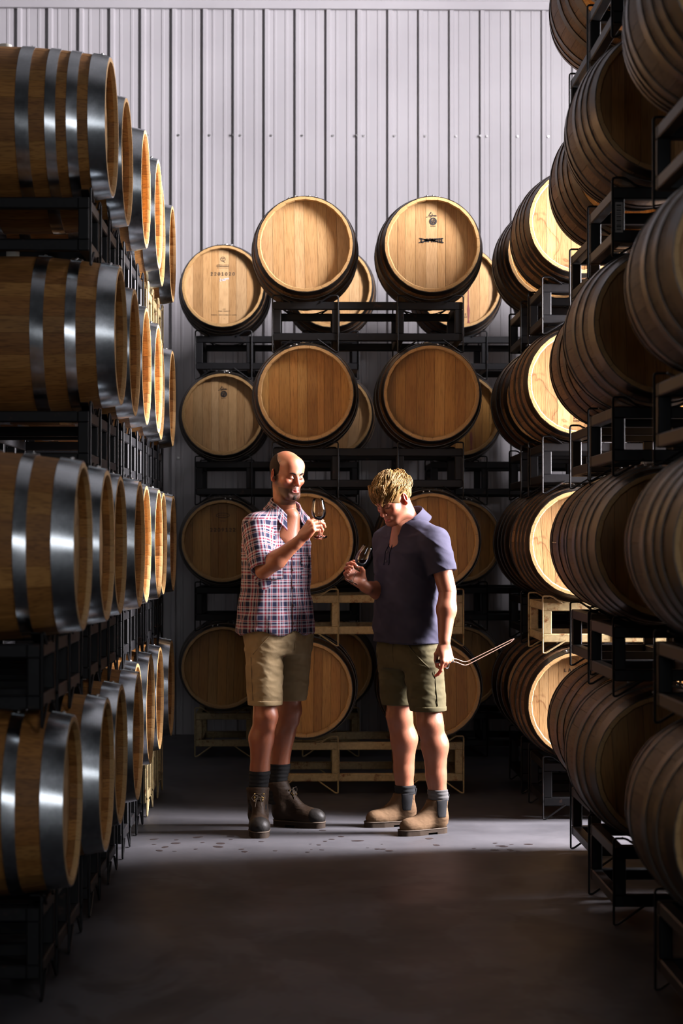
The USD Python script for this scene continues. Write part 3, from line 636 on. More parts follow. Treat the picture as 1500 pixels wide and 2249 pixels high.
def vnorm(m):
    v, f = m.vertices, m.faces; n = np.zeros_like(v); fn = np.cross(v[f[:, 1]] - v[f[:, 0]], v[f[:, 2]] - v[f[:, 0]])
    for k in range(3): np.add.at(n, f[:, k], fn)
    return n / (np.linalg.norm(n, axis=1, keepdims=True) + 1e-20)
def displace(m, h):
    m.vertices = m.vertices + vnorm(m) * h[:, None]; return m
def puff(m, prims, h):                                                 # moves a garment's two faces together, along the outward slope of its outer form
    P = [r for q in prims if not q.sub for r in ([t for t in q.pr if not t.sub] if isinstance(q, Group) else [q])]; v = m.vertices; e = .004; g = np.stack([field(P, v + e * np.eye(3)[i]) - field(P, v - e * np.eye(3)[i]) for i in range(3)], 1)
    m.vertices = v + g / (np.linalg.norm(g, axis=1, keepdims=True) + 1e-9) * h[:, None]; return m
class Cut:                                                             # takes away what lies beyond a plane, within a radius of a point
    k, sub = .004, True
    def __init__(s, o, n, r): s.o, s.n, s.r = V(*o), unit(n), r
    def d(s, q): return np.maximum(-((q - s.o) @ s.n), np.linalg.norm(q - s.o, axis=-1) - s.r)
def on_surface(prims, o, d, far=.3, off=.0):                             # first exit from the form along a ray that starts inside it
    d = unit(d); t = np.linspace(.01, far, 300); v = field([q for q in prims if not q.sub], o + t[:, None] * d); i = int(np.argmax(v > 0)); return o + d * (t[i] + off)
def place(m, o, R):                                                    # local -> world; R columns: local axes
    m = m.copy(); m.vertices = m.vertices @ R.T + o; return m
def skinned(parent, name, m, mat, color=None, uv=None, **data):        # smooth mesh with colour or plaid coordinates carried as primvars
    path = parent + '/' + numbered(parent, name); v, f, n = m.vertices, m.faces, vnorm(m)
    if uv is not None:
        n = n[f].reshape(-1, 3); v = v[f].reshape(-1, 3); f = np.arange(len(v)).reshape(-1, 3)
    g = UsdGeom.Mesh.Define(stage, path)
    g.CreatePointsAttr(Vt.Vec3fArray.FromNumpy(v.astype(np.float32))); g.CreateFaceVertexCountsAttr(Vt.IntArray.FromNumpy(np.full(len(f), 3, np.int32)))
    g.CreateFaceVertexIndicesAttr(Vt.IntArray.FromNumpy(f.astype(np.int32).ravel())); g.CreateSubdivisionSchemeAttr('none')
    g.CreateNormalsAttr(Vt.Vec3fArray.FromNumpy(n.astype(np.float32))); g.SetNormalsInterpolation('vertex')
    if color is not None: UsdGeom.PrimvarsAPI(g).CreatePrimvar('tint', Sdf.ValueTypeNames.Color3fArray, 'vertex').Set(Vt.Vec3fArray.FromNumpy(color.astype(np.float32)))
    if uv is not None: UsdGeom.PrimvarsAPI(g).CreatePrimvar('weave', Sdf.ValueTypeNames.Float3Array, 'vertex').Set(Vt.Vec3fArray.FromNumpy(np.hstack([uv, np.zeros((len(uv), 1))]).astype(np.float32)))
    UsdShade.MaterialBindingAPI.Apply(g.GetPrim()).Bind(mat); setdata(g.GetPrim(), **data); return path
def union(ms):
    try:
        out = None
        for m in ms:
            q = manifold3d.Manifold(manifold3d.Mesh(np.asarray(m.vertices, np.float32), np.asarray(m.faces, np.uint32)))
            if q.is_empty(): raise ValueError
            out = q if out is None else out + q
        r = out.to_mesh(); return trimesh.Trimesh(np.asarray(r.vert_properties[:, :3], float), np.asarray(r.tri_verts), process=False)
    except Exception:
        return cat(ms)

# ---- materials of the men
SKIN = M('skin', {'a': ('attribute', {'attribute': 'tint'}), 'tc': ('texture_coordinate', {}), 'n': ('noise_texture', {'scale': 55.0, 'detail': 4.0}), 'r': ('rgb_ramp', {'ramp': [(0, (.84, .78, .76)), (.5, (1, 1, 1)), (1, (1.08, 1.05, 1.03))]}),
                  'x': ('mix_color', {'blend_type': 'multiply', 'fac': 1.0}), 'n2': ('noise_texture', {'scale': 420.0, 'detail': 2.0}), 'b': ('bump', {'strength': .12, 'distance': .001}),
                  'p': ('principled_bsdf', {'roughness': .46, 'specular_ior_level': .45, 'subsurface_weight': .12, 'subsurface_scale': .006})},
         [('tc.object', 'n.vector'), ('tc.object', 'n2.vector'), ('n.fac', 'r.fac'), ('a.color', 'x.a'), ('r.color', 'x.b'), ('x.result', 'p.base_color'), ('n2.fac', 'b.height'), ('b.normal', 'p.normal')])
def cloth(name, c0, c1, rough=.85, scale=700, bump=.35):
    return M(name, {'tc': ('texture_coordinate', {}), 'n': ('noise_texture', {'scale': 9.0, 'detail': 5.0}), 'ra': ramp2(c0, c1), 'n2': ('noise_texture', {'scale': float(scale), 'detail': 2.0}), 'b': ('bump', {'strength': bump, 'distance': .001}),
                    'p': ('principled_bsdf', {'roughness': rough, 'specular_ior_level': .15})},
             [('tc.object', 'n.vector'), ('tc.object', 'n2.vector'), ('n.fac', 'ra.fac'), ('ra.color', 'p.base_color'), ('n2.fac', 'b.height'), ('b.normal', 'p.normal')])
WHITE_, NAVY_, RED_ = (.26, .243, .272), (.006, .007, .025), (.18, .011, .02)
PLAID_STOPS = [(0, NAVY_), (.30, NAVY_), (.32, WHITE_), (.42, WHITE_), (.44, RED_), (.54, RED_), (.56, WHITE_), (.66, WHITE_), (.68, NAVY_), (.78, NAVY_), (.80, WHITE_), (.86, WHITE_), (.88, RED_), (.92, RED_), (.94, WHITE_), (.98, WHITE_), (1, NAVY_)]
PLAID = M('plaid_cotton', {'a': ('attribute', {'attribute': 'weave'}), 's': ('separate_xyz', {}), 'u0': ('math', {'math_type': 'multiply', 'value2': 1 / .066}), 'v0': ('math', {'math_type': 'multiply', 'value2': 1 / .066}),
                           'u': ('math', {'math_type': 'fraction'}), 'v': ('math', {'math_type': 'fraction'}), 'cu': ('rgb_ramp', {'ramp': PLAID_STOPS}), 'cv': ('rgb_ramp', {'ramp': PLAID_STOPS}), 'x': ('mix_color', {'fac': .5}),
                           'n2': ('noise_texture', {'scale': 600.0}), 'tc': ('texture_coordinate', {}), 'b': ('bump', {'strength': .3, 'distance': .001}), 'p': ('principled_bsdf', {'roughness': .85, 'specular_ior_level': .2})},
          [('a.vector', 's.vector'), ('s.x', 'u0.value1'), ('s.y', 'v0.value1'), ('u0.value', 'u.value1'), ('v0.value', 'v.value1'), ('u.value', 'cu.fac'), ('v.value', 'cv.fac'), ('cu.color', 'x.a'), ('cv.color', 'x.b'), ('x.result', 'p.base_color'),
           ('tc.object', 'n2.vector'), ('n2.fac', 'b.height'), ('b.normal', 'p.normal')])
KHAKI = cloth('khaki_twill', (.175, .122, .060), (.24, .175, .095))
OLIVE = cloth('olive_twill', (.052, .043, .020), (.082, .069, .034))
POLO = cloth('slate_pique', (.025, .0235, .039), (.042, .039, .061), .9)
SOCKB = cloth('black_knit', (.010, .010, .011), (.02, .02, .02), .95, 400)
SOCKG = cloth('grey_knit', (.045, .044, .044), (.085, .08, .078), .95, 400)
BOOTD = cloth('dark_brown_leather', (.018, .010, .006), (.040, .024, .014), .6, 300, .3)
CAPM = cloth('black_scuffed_leather', (.006, .0055, .005), (.018, .015, .013), .5, 260, .3)
NUBUCK = cloth('tan_nubuck', (.072, .040, .020), (.12, .072, .038), .9, 300)
ELASTIC = cloth('black_elastic', (.010, .010, .011), (.018, .018, .02), .8, 500)
SOLEM = cloth('brown_rubber_sole', (.016, .010, .007), (.038, .025, .016), .7, 200)
LACE = plain('boot_lace', (.05, .032, .018), .8)
BRASS = plain('brass_eyelet', (.55, .38, .14), .35, metallic=1.0)
HAIRD = cloth('short_dark_hair', (.008, .006, .005), (.022, .014, .010), .95, 900, .8)
HAIRB = M('blond_hair', {'tc': ('texture_coordinate', {}), 'g': ('geometry', {}), 'r': ('rgb_ramp', {'ramp': [(0, (.17, .09, .022)), (.4, (.27, .152, .038)), (.75, (.38, .228, .064)), (1, (.50, .33, .11))]}), 'p': ('principled_bsdf', {'roughness': .55, 'specular_ior_level': .25})},
         [('g.random_per_island', 'r.fac'), ('r.color', 'p.base_color')])
BUTTON = plain('dark_button', (.03, .03, .035), .4)
STITCH = plain('pale_stitching', (.40, .32, .20), .8)
GRIP = plain('black_grip', (.012, .012, .013), .4)
THIEF = plain('copper_coloured_rod', (.70, .46, .36), .38, metallic=.7)
GLASSM = M('wine_glass', {'f': ('fresnel', {'IOR': 1.5}), 't': ('transparent_bsdf', {'color': (.97, .97, .97)}), 'g': ('glossy_bsdf', {'color': (1, 1, 1), 'roughness': .02}), 'm': ('mix_closure', {})},
           [('f.fac', 'm.fac'), ('t.BSDF', 'm.closure1'), ('g.BSDF', 'm.closure2')], surface='m.closure')
WINE = plain('red_wine', (.035, .003, .008), .08, specular_ior_level=.6)

# ---- anatomy, each in its own frame
def head_prims(jaw=1.0, neck=None):
    """x: to the person's right-hand side is -x; y: forward; z: up. Origin between the ears."""
    P = [Ell((0, -.016, .036), (.0765, .0985, .086), .01), Ell((0, .030, -.030), (.062, .062, .078), .03), Cone((-.020, .066, -.098), (.020, .066, -.098), .020, .020, .025)]
    for s in (-1, 1):
        P += [Cone((s * .058, .0, -.052), (s * .022, .064, -.096), .017, .018, .03), Ell((s * .045, .058, -.022), (.022, .024, .018), .02), Cone((s * .012, .084, .020), (s * .040, .068, .022), .0105, .009, .012)]
    P += [Ell((0, .055, .055), (.058, .038, .045), .03)]
    for s in (-1, 1): P.append(Ball((s * .031, .0985, .0015), .0155, .012, True))                                # eye sockets
    for s in (-1, 1): P += [Ball((s * .0305, .0745, -.0005), .0138, .004), Cone((s * .020, .0865, -.0035), (s * .041, .0815, -.003), .0028, .0022, .003)]   # eyeball under its lid, lid edge
    P += [Cone((0, .086, .014), (0, .106, -.026), .0072, .0098, .008), Ball((0, .1085, -.032), .0112, .006)]
    for s in (-1, 1): P += [Ball((s * .0115, .0985, -.035), .0078, .006), Ball((s * .0065, .103, -.0435), .0038, .004, True)]
    P += [Ell((0, .083, -.066), (.028, .017, .022), .012), Cone((-.019, .0865, -.0625), (.019, .0865, -.0625), .0045, .0045, .006), Cone((0, .095, -.0615), (0, .0955, -.0625), .0068, .0068, .01),
          Cone((-.014, .0885, -.0745), (.014, .0885, -.0745), .0062, .0062, .007), Cone((-.021, .096, -.0685), (.021, .096, -.0685), .0024, .0024, .004, True), Ell((0, .0735, -.103), (.019, .018, .016), .012)]
    for s in (-1, 1):
        R = np.array([[.86, s * -.5, 0], [s * .5, .86, 0], [0, 0, 1.0]]); R = np.array([unit(R[0]), unit(R[1]), R[2]])
        P += [Ell((s * .082, -.016, -.004), (.0075, .021, .033), .006, R=R), Ell((s * .0885, -.008, .001), (.006, .011, .019), .004, True, R=R), Ball((s * .079, -.006, -.032), .0075, .008)]
    if neck is not None: P += [Cone((0, -.030, -.045), neck, .055, .060, .03), Cone((0, .030, -.088), (neck[0], neck[1] + .030, neck[2] + .02), .020, .022, .03)]
    return P
def hand_prims(side, curls, thumb, spread=(.10, .03, -.04, -.12), wr=(.027, .021)):
    """side: -1 right hand, +1 left (thumb at side*x). y: towards the fingers, z: back of the hand. curls: three flexion angles for index..little. thumb: joints. Returns the primitives and finger joints."""
    P = [Cone((0, -.030, -.004), (0, .012, -.004), .0245, .024, .01), Ell((0, .046, -.006), (.040, .052, .0155), .014)]
    xb = [side * .029, side * .0095, -side * .0105, -side * .0285]; yb = [.088, .092, .087, .077]
    L = [(.044, .026, .021), (.048, .030, .022), (.044, .028, .022), (.034, .021, .019)]; rad = [(.0098, .0088, .0076), (.0100, .0088, .0076), (.0095, .0083, .0072), (.0086, .0075, .0065)]
    joints = []
    for i in range(4):
        b = V(xb[i], yb[i], 0); P.append(Cone((xb[i] * .55, .022, -.002), b, .0125, .0115, .012)); P.append(Ball(b + (0, 0, .003), .0098, .008))
        a = 0; p = b; js = [b]
        for j in range(3):
            a += curls[i][j]; sp = side * spread[i] * math.cos(min(a, 1.4))
            d = unit(V(sp, math.cos(a), -math.sin(a))); q = p + d * L[i][j]
            P.append(Cone(p, q, rad[i][j], rad[i][j] * .90, .0035)); 
            if j: P.append(Ball(p - 0 * d, rad[i][j] * 1.06, .003))
            p = q; js.append(q)
        joints.append(js)
    t = [V(*q) for q in thumb]; tr = (.0155, .0122, .0104, .0088)
    for j in range(3): P.append(Cone(t[j], t[j + 1], tr[j], tr[j + 1], .008 if j == 0 else .004))
    P.append(Ell(V(side * .024, .032, -.012), (.017, .028, .014), .014))
    return P, joints
def nail_mesh(js, rad):
    """Small curved nail on the back of a fingertip."""
    p, q = js[-2], js[-1]; d = unit(q - p); up = unit(np.cross(np.cross(d, V(0, 0, 1.0)) if abs(d[2]) < .95 else V(1, 0, 0), d)); side = np.cross(d, up); m = trimesh.creation.icosphere(2, 1.0); v = m.vertices * (rad * .62, .0055, .0014)
    m.vertices = q - d * .001 + up * rad * .86 + v[:, :1] * side + v[:, 1:2] * d + v[:, 2:] * up; return m
def frame(d, n):                                                       # columns x, y, z = d x n, d, n
    d = unit(d); n = unit(np.asarray(n) - d * (np.asarray(n) @ d)); return np.stack([np.cross(d, n), d, n], 1)
def hframe(fwd, up):                                                   # head frame: y forward, z up, x = y x z
    f = unit(fwd); u = unit(np.asarray(up) - f * (np.asarray(up) @ f)); return np.stack([np.cross(f, u), f, u], 1)
def sm(x, a, b): t = np.clip((x - a) / (b - a), 0, 1); return t * t * (3 - 2 * t)
def skin_tint(v, o, R, base, ruddy, beard=None, lips=(.50, .14, .12)):
    """Skin pigment: lips, flushed cheeks and nose, stubble; o, R: the head's frame."""
    c = np.tile(np.array(base, float), (len(v), 1)); q = (v - o) @ R / (R[:, 0] @ R[:, 0]); x, y, z = q.T
    near = (np.linalg.norm(q, axis=1) < .16)
    def mixin(w, col):
        w = (w * near)[:, None]; c[:] = c * (1 - w) + np.array(col) * w
    mixin(.6 * np.exp(-(((np.abs(x) - .045) / .022) ** 2 + ((y - .062) / .03) ** 2 + ((z + .022) / .025) ** 2)), ruddy)
    mixin(.5 * np.exp(-((x / .014) ** 2 + ((y - .108) / .02) ** 2 + ((z + .030) / .016) ** 2)), ruddy)
    mixin(.6 * np.exp(-(((np.abs(x) - .085) / .016) ** 2)) * (y < .02), ruddy)
    if beard is not None:
        n_ = (meshkit.fbm(q * 90, 2, 4) - .5) * .03
        w = sm(y + n_, .030, -.004) * sm(z, -.075, -.045) * sm(np.maximum(z - .088 + .25 * np.maximum(y, -.06), np.abs(x) * 0 - 1) + n_, .012, -.022)
        w = np.maximum(w, sm(np.abs(x), .058, .066) * sm(y + n_ * .6, .026, .012) * sm(z, -.055, -.03) * sm(z, .07, .04))
        w = w * (1 - sm(np.abs(x), .072, .078) * sm(z, .040, .030) * sm(y, -.048, -.040))      # not the ears
        mixin(.92 * w, (.022, .014, .010))
        w = sm(z, -.050, -.062) * sm(y, .010, .035) * .85
        w = np.maximum(w, .5 * sm(z, -.02, -.05) * sm(y, -.01, .01) * sm(z, -.125, -.10))
        w = np.maximum(w, .8 * np.exp(-((z + .0545) / .0055) ** 2 - (x / .026) ** 4) * sm(y, .06, .075))      # moustache stubble
        mixin(w, beard)
    mixin(np.exp(-((x / .019) ** 4 + ((z + .0685) / .0082) ** 4)) * (y > .078), lips)
    mixin(.9 * np.exp(-(((np.abs(x) - .031) / .0135) ** 4 + ((z + .0045) / .0028) ** 2)) * (y > .06), (.03, .016, .013))
    return c
def brow(s, hR, off, thick=.0042):
    p = [(s * .013, .0985, .0170), (s * .023, .0975, .0225), (s * .034, .0915, .0250), (s * .045, .0815, .0215)]
    return tube(p, [thick * .8, thick, thick * .8, thick * .3], 6)
def limb_leg(hip, knee, ankle, fwd, r=(.085, .060, .058, .041)):
    back = -V(*fwd); mid = knee + (ankle - knee) * .30 + back * .016
    return [Cone(hip, knee, r[0], r[1], .03), Ball(knee + V(*fwd) * .030, .036, .022), Ball(knee + V(*fwd) * .034 + (0, 0, -.055), .020, .02), Cone(knee, mid, r[1] * .93, r[2], .03), Cone(mid, knee + (ankle - knee) * .72 + back * .004, r[2], r[3] * 1.08, .03), Cone(knee + (ankle - knee) * .70, ankle, r[3] * 1.1, r[3], .02), Cone(knee + V(*fwd) * .014, ankle + V(*fwd) * .004, .034, .030, .03)]
def collar(center, R, r0, up, mat, path, open_deg, leaf, tilt=.0, uvmat=False, spread=.5, drop=0.0):
    """Shirt collar standing round the neck and folded over; R columns: wearer's x, forward, up; open at the front."""
    A = np.radians(np.linspace(-180 + open_deg, 180 - open_deg, 61)); rows = []                                 # 0 = back of the neck
    for nm in range(6):
        pts = []
        for a in A:
            fr = abs(a) / PI                                                                             # 0 back .. 1 front
            dirv = V(math.sin(a), -math.cos(a), 0); low = -.062 * fr ** 2.2 - drop * max(0, fr - .6)
            rr = r0 * (1 + .10 * fr); tipx = leaf * (1 + spread * sm(fr, .62, .93))
            h, r = [(-.012, rr), (up * (1 - .45 * fr), rr - .002), (up * (1 - .45 * fr) + .003, rr + .004), (up * (1 - .5 * fr) - tipx * .35, rr + .015), (up * (1 - .5 * fr) - tipx * .75, rr + .027 + .010 * fr), (up * (1 - .5 * fr) - tipx, rr + .035 + .014 * fr)][nm]
            pts.append(dirv * r + V(0, 0, h + low))
        rows.append(pts)
    v = np.array(rows).reshape(-1, 3); n = len(A); f = []
    for i in range(5):
        for j in range(n - 1):
            a, b, c, d = i * n + j, i * n + j + 1, (i + 1) * n + j + 1, (i + 1) * n + j; f += [(a, b, c), (a, c, d)]
    m = trimesh.Trimesh(v, np.array(f), process=False); nn = vnorm(m); N = len(v); t = .0016
    v2 = np.vstack([v + nn * t, v - nn * t]); f = np.array(f); bd = []
    edge = [(j, j + 1) for j in range(n - 1)] + [(5 * n + j + 1, 5 * n + j) for j in range(n - 1)] + [((i + 1) * n, i * n) for i in range(5)] + [(i * n + n - 1, (i + 1) * n + n - 1) for i in range(5)]
    for a, b in edge: bd += [(b, a, a + N), (b, a + N, b + N)]
    m = trimesh.Trimesh(v2, np.vstack([f, f[:, ::-1] + N, np.array(bd)]), process=False)
    uvl = np.stack([np.tile(A * r0 * 1.2, 6), np.repeat(np.linspace(0, .10, 6), n)], 1); uvl = np.vstack([uvl, uvl])
    m = place(m, center, R)
    if uvmat: return skinned(path, 'collar', m, mat, uv=uvl[m.faces].reshape(-1, 2))
    return obj(path, 'collar', m, mat, 50)
def ridge(p, seed): n = meshkit.fbm(p, 3, seed); return 1 - np.abs(2 * n - 1)
def plaid_uv(m, torso, arms):
    """Weave coordinates per triangle corner: round the trunk, or round the arm nearest the triangle."""
    v, f = m.vertices, m.faces; fc = v[f].mean(1); to, tx, ty, tR = torso
    uv = np.zeros((len(f), 3, 2)); P = v[f]
    q = P - to; ang = np.arctan2(q @ tx, q @ ty); ang = np.where(ang - ang[:, :1] > PI, ang - 2 * PI, np.where(ang - ang[:, :1] < -PI, ang + 2 * PI, ang))
    uv[..., 0] = ang * tR; uv[..., 1] = q[..., 2]
    for a, b, r in arms:
        ax = unit(b - a); h = (fc - a) @ ax; dist = np.linalg.norm(fc - a - h[:, None] * ax, axis=1)
        e1 = unit(np.cross(ax, V(.3, 1, .1))); e2 = np.cross(ax, e1)
        use = (dist < r) & (h > -.005) & (h < np.linalg.norm(b - a) + .06)
        w = P[use] - a; an = np.arctan2(w @ e1, w @ e2); an = np.where(an - an[:, :1] > PI, an - 2 * PI, np.where(an - an[:, :1] < -PI, an + 2 * PI, an))
        uv[use, :, 0] = an * .062; uv[use, :, 1] = w @ ax
    return uv.reshape(-1, 2)
def wine_glass(label, base, axis, grp, level=.012):
    """Stemmed tasting glass; base: middle of the foot; axis: up the stem."""
    a = unit(axis); e = unit(np.cross(V(0, 1, 0), a)); R = np.stack([e, np.cross(a, e), a], 1)
    p = thing('wine_glass', label, 'glass', grp, base)
    loc = lambda m: place(m, V(0, 0, 0), R)
    bowl = [(.004, .086), (.016, .090), (.026, .098), (.0325, .110), (.035, .124), (.0345, .140), (.0315, .160), (.0275, .182), (.0262, .188)]
    inner = [(x - .0012, z + (.0018 if x < .03 else 0)) for x, z in bowl[::-1][:-1]] + [(0, .0885)]
    obj(p, 'bowl', loc(lathe([(0, .085)] + bowl + inner, 48)), GLASSM, 60)
    obj(p, 'stem', loc(lathe([(0, .004), (.0065, .005), (.0040, .012), (.0034, .040), (.0036, .074), (.0060, .085), (0, .087)], 20)), GLASSM, 60)
    obj(p, 'foot', loc(lathe([(0, 0), (.0330, 0), (.0335, .0010), (.0330, .0018), (.012, .0035), (.006, .0065), (0, .0065)], 48)), GLASSM, 60)
    # wine lies level however the glass is tilted: cut the bowl's inside by a horizontal plane
    ins = [(0, .0893), (.0145, .0925), (.0245, .0995), (.031, .111), (.0335, .124), (.033, .14)]
    c = loc(lathe(ins + [(0, .14)], 40)); c.fix_normals()
    z = (R @ V(0, 0, .0893))[2] + level + .012
    h = c.slice_plane((0, 0, z), (0, 0, -1), cap=True) if c.is_watertight else None
    if h is not None and len(h.faces): obj(p, 'wine', h, WINE, 40)
    return p
def foot_frame(heel, toe): y = unit(V(toe[0] - heel[0], toe[1] - heel[1], 0)); return np.stack([np.cross(y, V(0, 0, 1)), y, V(0, 0, 1)], 1)
def sole_mesh(L, heel_r, ball_r, toe_r, h, arch):
    o = shapely.union_all([Point(0, heel_r + .002).buffer(heel_r), Point(0, L * .66).buffer(ball_r), Point(0, L - toe_r).buffer(toe_r)]).convex_hull
    m = trimesh.creation.extrude_polygon(o.buffer(.001), h, engine='earcut')
    cutb = trimesh.creation.box((.3, L * .20, arch * 2)); cutb.apply_translation((0, L * .38, 0))
    try: m = trimesh.boolean.difference([m, cutb], engine='manifold')
    except Exception: pass
    return m
def outline_pts(L, heel_r, ball_r, toe_r, n=40):
    o = shapely.union_all([Point(0, heel_r + .002).buffer(heel_r), Point(0, L * .66).buffer(ball_r), Point(0, L - toe_r).buffer(toe_r)]).convex_hull
    return [o.exterior.interpolate(i / n, normalized=True).coords[0] for i in range(n)]

# ------------------------------------------------------------------ the man on the left: plaid shirt
def man_left():
    p = thing('person', 'person in an untucked plaid shirt and khaki shorts, raising a wine glass', 'person')
    F, Lf = unit(V(.62, -.78, 0)), unit(V(.78, .62, 0)); Rt = -Lf; Z = V(0, 0, 1)
    pel = at(612, 1395, 9.70); chest = at(611, 1190, 9.71); nb = at(627, 1124, 9.70)
    hR_, hL_ = pel + Rt * .092 + (0, 0, -.02), pel + Lf * .092 + (0, 0, -.02)
    kR, kL = at(583, 1572, 9.58), at(634, 1560, 9.83); aR, aL = at(566, 1728, 9.63), at(606, 1722, 9.86)
    sR, sL = at(563, 1158, 9.61), at(654, 1156, 9.82); eR, wR_ = at(578, 1254, 9.50), at(653, 1190, 9.43)
    eL, wL = at(645, 1262, 9.97), at(612, 1335, 9.95)
    # head
    hc = at(630.5, 1043, 9.665); HS = .945; fw = unit(V(math.sin(math.radians(36)) * .97, -math.cos(math.radians(36)) * .97, -.20)); H = hframe(fw, V(.02, -.02, 1))
    neck_l = (nb + (0, 0, -.01) - hc) @ H / HS
    hm = relax(nets(head_prims(neck=neck_l), (-.11, -.16, -.30), (.11, .14, .15), .0023), 2); H = H * HS; hm = place(hm, hc, H)
    # right hand round the stem
    hd = unit(V(.66, -.06, .75)); hn = V(-.52, -.66, .42); HF = frame(hd, hn); ho = wR_ + hd * .018
    curls = [(.62, .55, .40), (.78, .70, .45), (.95, .95, .6), (1.05, 1.05, .7)]
    hp, hj = hand_prims(-1, curls, [(-.020, .022, -.012), (-.036, .050, -.034), (-.026, .078, -.050), (-.008, .098, -.056)])
    el_l = (eR - ho) @ HF; wr_l = V(0, -.012, -.004)
    hp = [Cone(el_l, el_l * .62 + wr_l * .38, .040, .044, .02), Cone(el_l * .62 + wr_l * .38, wr_l, .044, .0265, .02)] + hp
    lo = np.minimum(el_l - .06, (-.08, -.05, -.13)); hi = np.maximum(el_l + .06, (.08, .19, .06))
    hand = place(relax(nets(hp, lo, hi, .0024), 2), ho, HF)
    # legs, hidden trunk
    core = []
    for h, k, a in ((hR_, kR, aR), (hL_, kL, aL)): core += limb_leg(h, k, a - (0, 0, .02), F if a is aR else unit(V(.9, -.4, 0)), (.080, .056, .056, .040))
    core += [Cone(pel, chest, .105, .105, .05), Cone(chest + (0, 0, .04), nb, .10, .052, .05), Cone(sR, sL, .052, .052, .05), Cone(sR, eR, .048, .040, .03), Cone(sL, eL, .048, .040, .03), Cone(eL, wL, .040, .030, .02), Ball(wL + (-.02, 0, -.05), .035, .03), Cone(nb + F * .05 + (0, 0, -.03), chest + F * .075, .04, .05, .04)]
    trunk = relax(nets(core, at(500, 1740, 9.2) * (1, 0, 0) + (0, 9.25, .02), at(720, 1100, 10.1) * (1, 0, 0) + (0, 10.2, 1.66), .0052), 2)
    body = union([trunk, hm, hand])
    tint = skin_tint(body.vertices, hc, H, (.25, .088, .042), (.29, .06, .032), (.030, .015, .010))
    dl = body.vertices[:, 2] < .8; tint[dl] *= (.92, .82, .78)
    skinned(p, 'body', body, SKIN, tint)
    nails = [nail_mesh(j, .0076) for j in hj]; NL = plain('fingernail_left', (.42, .24, .18), .3)
    for n_ in nails: obj(p, 'fingernail', place(n_, ho, HF), NL, True)
    # cropped hair round the sides and back, brows, goatee
    hp0 = head_prims()
    cut = [Shell(Ell((0, -.016, .036), (.0765, .0985, .086)), .0022, .003), Half((0, .0, -.052), (0, .30, -1), .006), Ell((0, .085, .105), (.098, .135, .088), .008, True), Half((0, .024, .0), (0, 1, 0.0), .006), Ell((0, -.012, .135), (.060, .09, .055), .01, True)]
    hair = nets(cut, (-.10, -.14, -.09), (.10, .08, .14), .0026); displace(hair, (meshkit.fbm(hair.vertices * 260, 2, 3) - .5) * .0022)
    obj(p, 'hair', place(hair, hc, H), HAIRD, True, label='dark cropped hair round the back and sides')
    for s in (-1, 1): obj(p, 'eyebrow', place(brow(s, H, 0), hc, H), HAIRD, True)
    bd = Group(hp0[:4] + [hp0[2], hp0[3], hp0[6]], .01)
    gt = [Ell((0, .0795, -.1035), (.0175, .0180, .0160), .006), Cone((-.012, .085, -.088), (.012, .085, -.088), .0075, .0075, .010), Cone((-.022, .078, -.084), (-.014, .078, -.100), .0065, .008, .008), Cone((.022, .078, -.084), (.014, .078, -.100), .0065, .008, .008)]
    be = nets(gt, (-.05, .04, -.14), (.05, .12, -.03), .0018); displace(be, (meshkit.fbm(be.vertices * 330, 2, 5) - .55) * .003)
    obj(p, 'beard', place(be, hc, H), HAIRD, True, label='short dark goatee')
    # shirt
    hemz = at(606, 1388, 9.7)[2]; top = at(606, 1150, 9.7)[2]; bc = V(at(606, 1300, 9.71)[0], 9.71, hemz); tc_ = V(at(609, 1150, 9.71)[0], 9.71, top)
    ax = tc_ - bc; Hh = np.linalg.norm(ax)
    rows = [(0, .206, .142, -.004, .0), (.10, .198, .138, 0, 0), (.22, .184, .128, 0, 0), (.34, .182, .124, 0, .004), (.44, .186, .120, 0, .002), (Hh, .150, .088, 0, -.006)]
    sh = [Prof(bc, ax, Lf, F, rows, .03, power=2.3), Cone(sR + Lf * .012, nb + Rt * .045 + (0, 0, -.022), .064, .052, .05), Cone(sL + Rt * .012, nb + Lf * .045 + (0, 0, -.022), .064, .052, .05),
          Cone(sL, eL, .064, .056, .03), Cone(eL, eL + unit(wL - eL) * .12, .056, .050, .02)]
    cuf = sR * .22 + eR * .78; du = unit(eR - sR)
    sh += [Group([Cone(sR, sR * .25 + eR * .75, .066, .060, .03), Cone(cuf, cuf + du * .045, .0615, .060, .008), Cut(cuf + du * .048, du, .20), Cone(cuf + du * .005, cuf + du * .08, .0485, .0525, .004, True)], .028)]
    # openings: neck, V at the throat, hem hollow, cuff hollow
    vb = chest + F * .13 + (0, 0, -.01)
    sh += [Cone(nb + (0, 0, -.03), nb + (0, 0, .2), .058, .075, .008, True), Cone(nb + F * .04 + (0, 0, .03), at(640, 1172, 9.62) + F * .06, .036, .006, .008, True),
           Prof(bc - unit(ax) * .05, ax, Lf, F, [(0, .192, .128, -.004, 0), (.11, .186, .125, 0, 0), (.15, .10, .06, 0, 0)], .006, True, 2.3)]
    sm_ = nets(sh, (bc[0] - .33, 9.30, hemz - .02), (bc[0] + .33, 10.12, 1.66), .0042)
    q = sm_.vertices; tz = (q[:, 2] - hemz) / Hh; ang = np.arctan2((q - bc) @ Lf, (q - bc) @ F)
    fold = np.sin(ang * 9 + 3 * meshkit.fbm(q * 5, 2, 8) * 4) * .0055 * sm(tz, .55, .0)                               # hanging folds grow to the hem
    fold += (ridge(np.stack([q[:, 0] * 7 + q[:, 2] * 4, q[:, 1] * 7, q[:, 2] * 6 - q[:, 0] * 3], 1), 4) - .6) * .011
    fold += (ridge(q * (16, 16, 22), 9) - .6) * .0035
    relax(puff(sm_, sh, fold), 1)
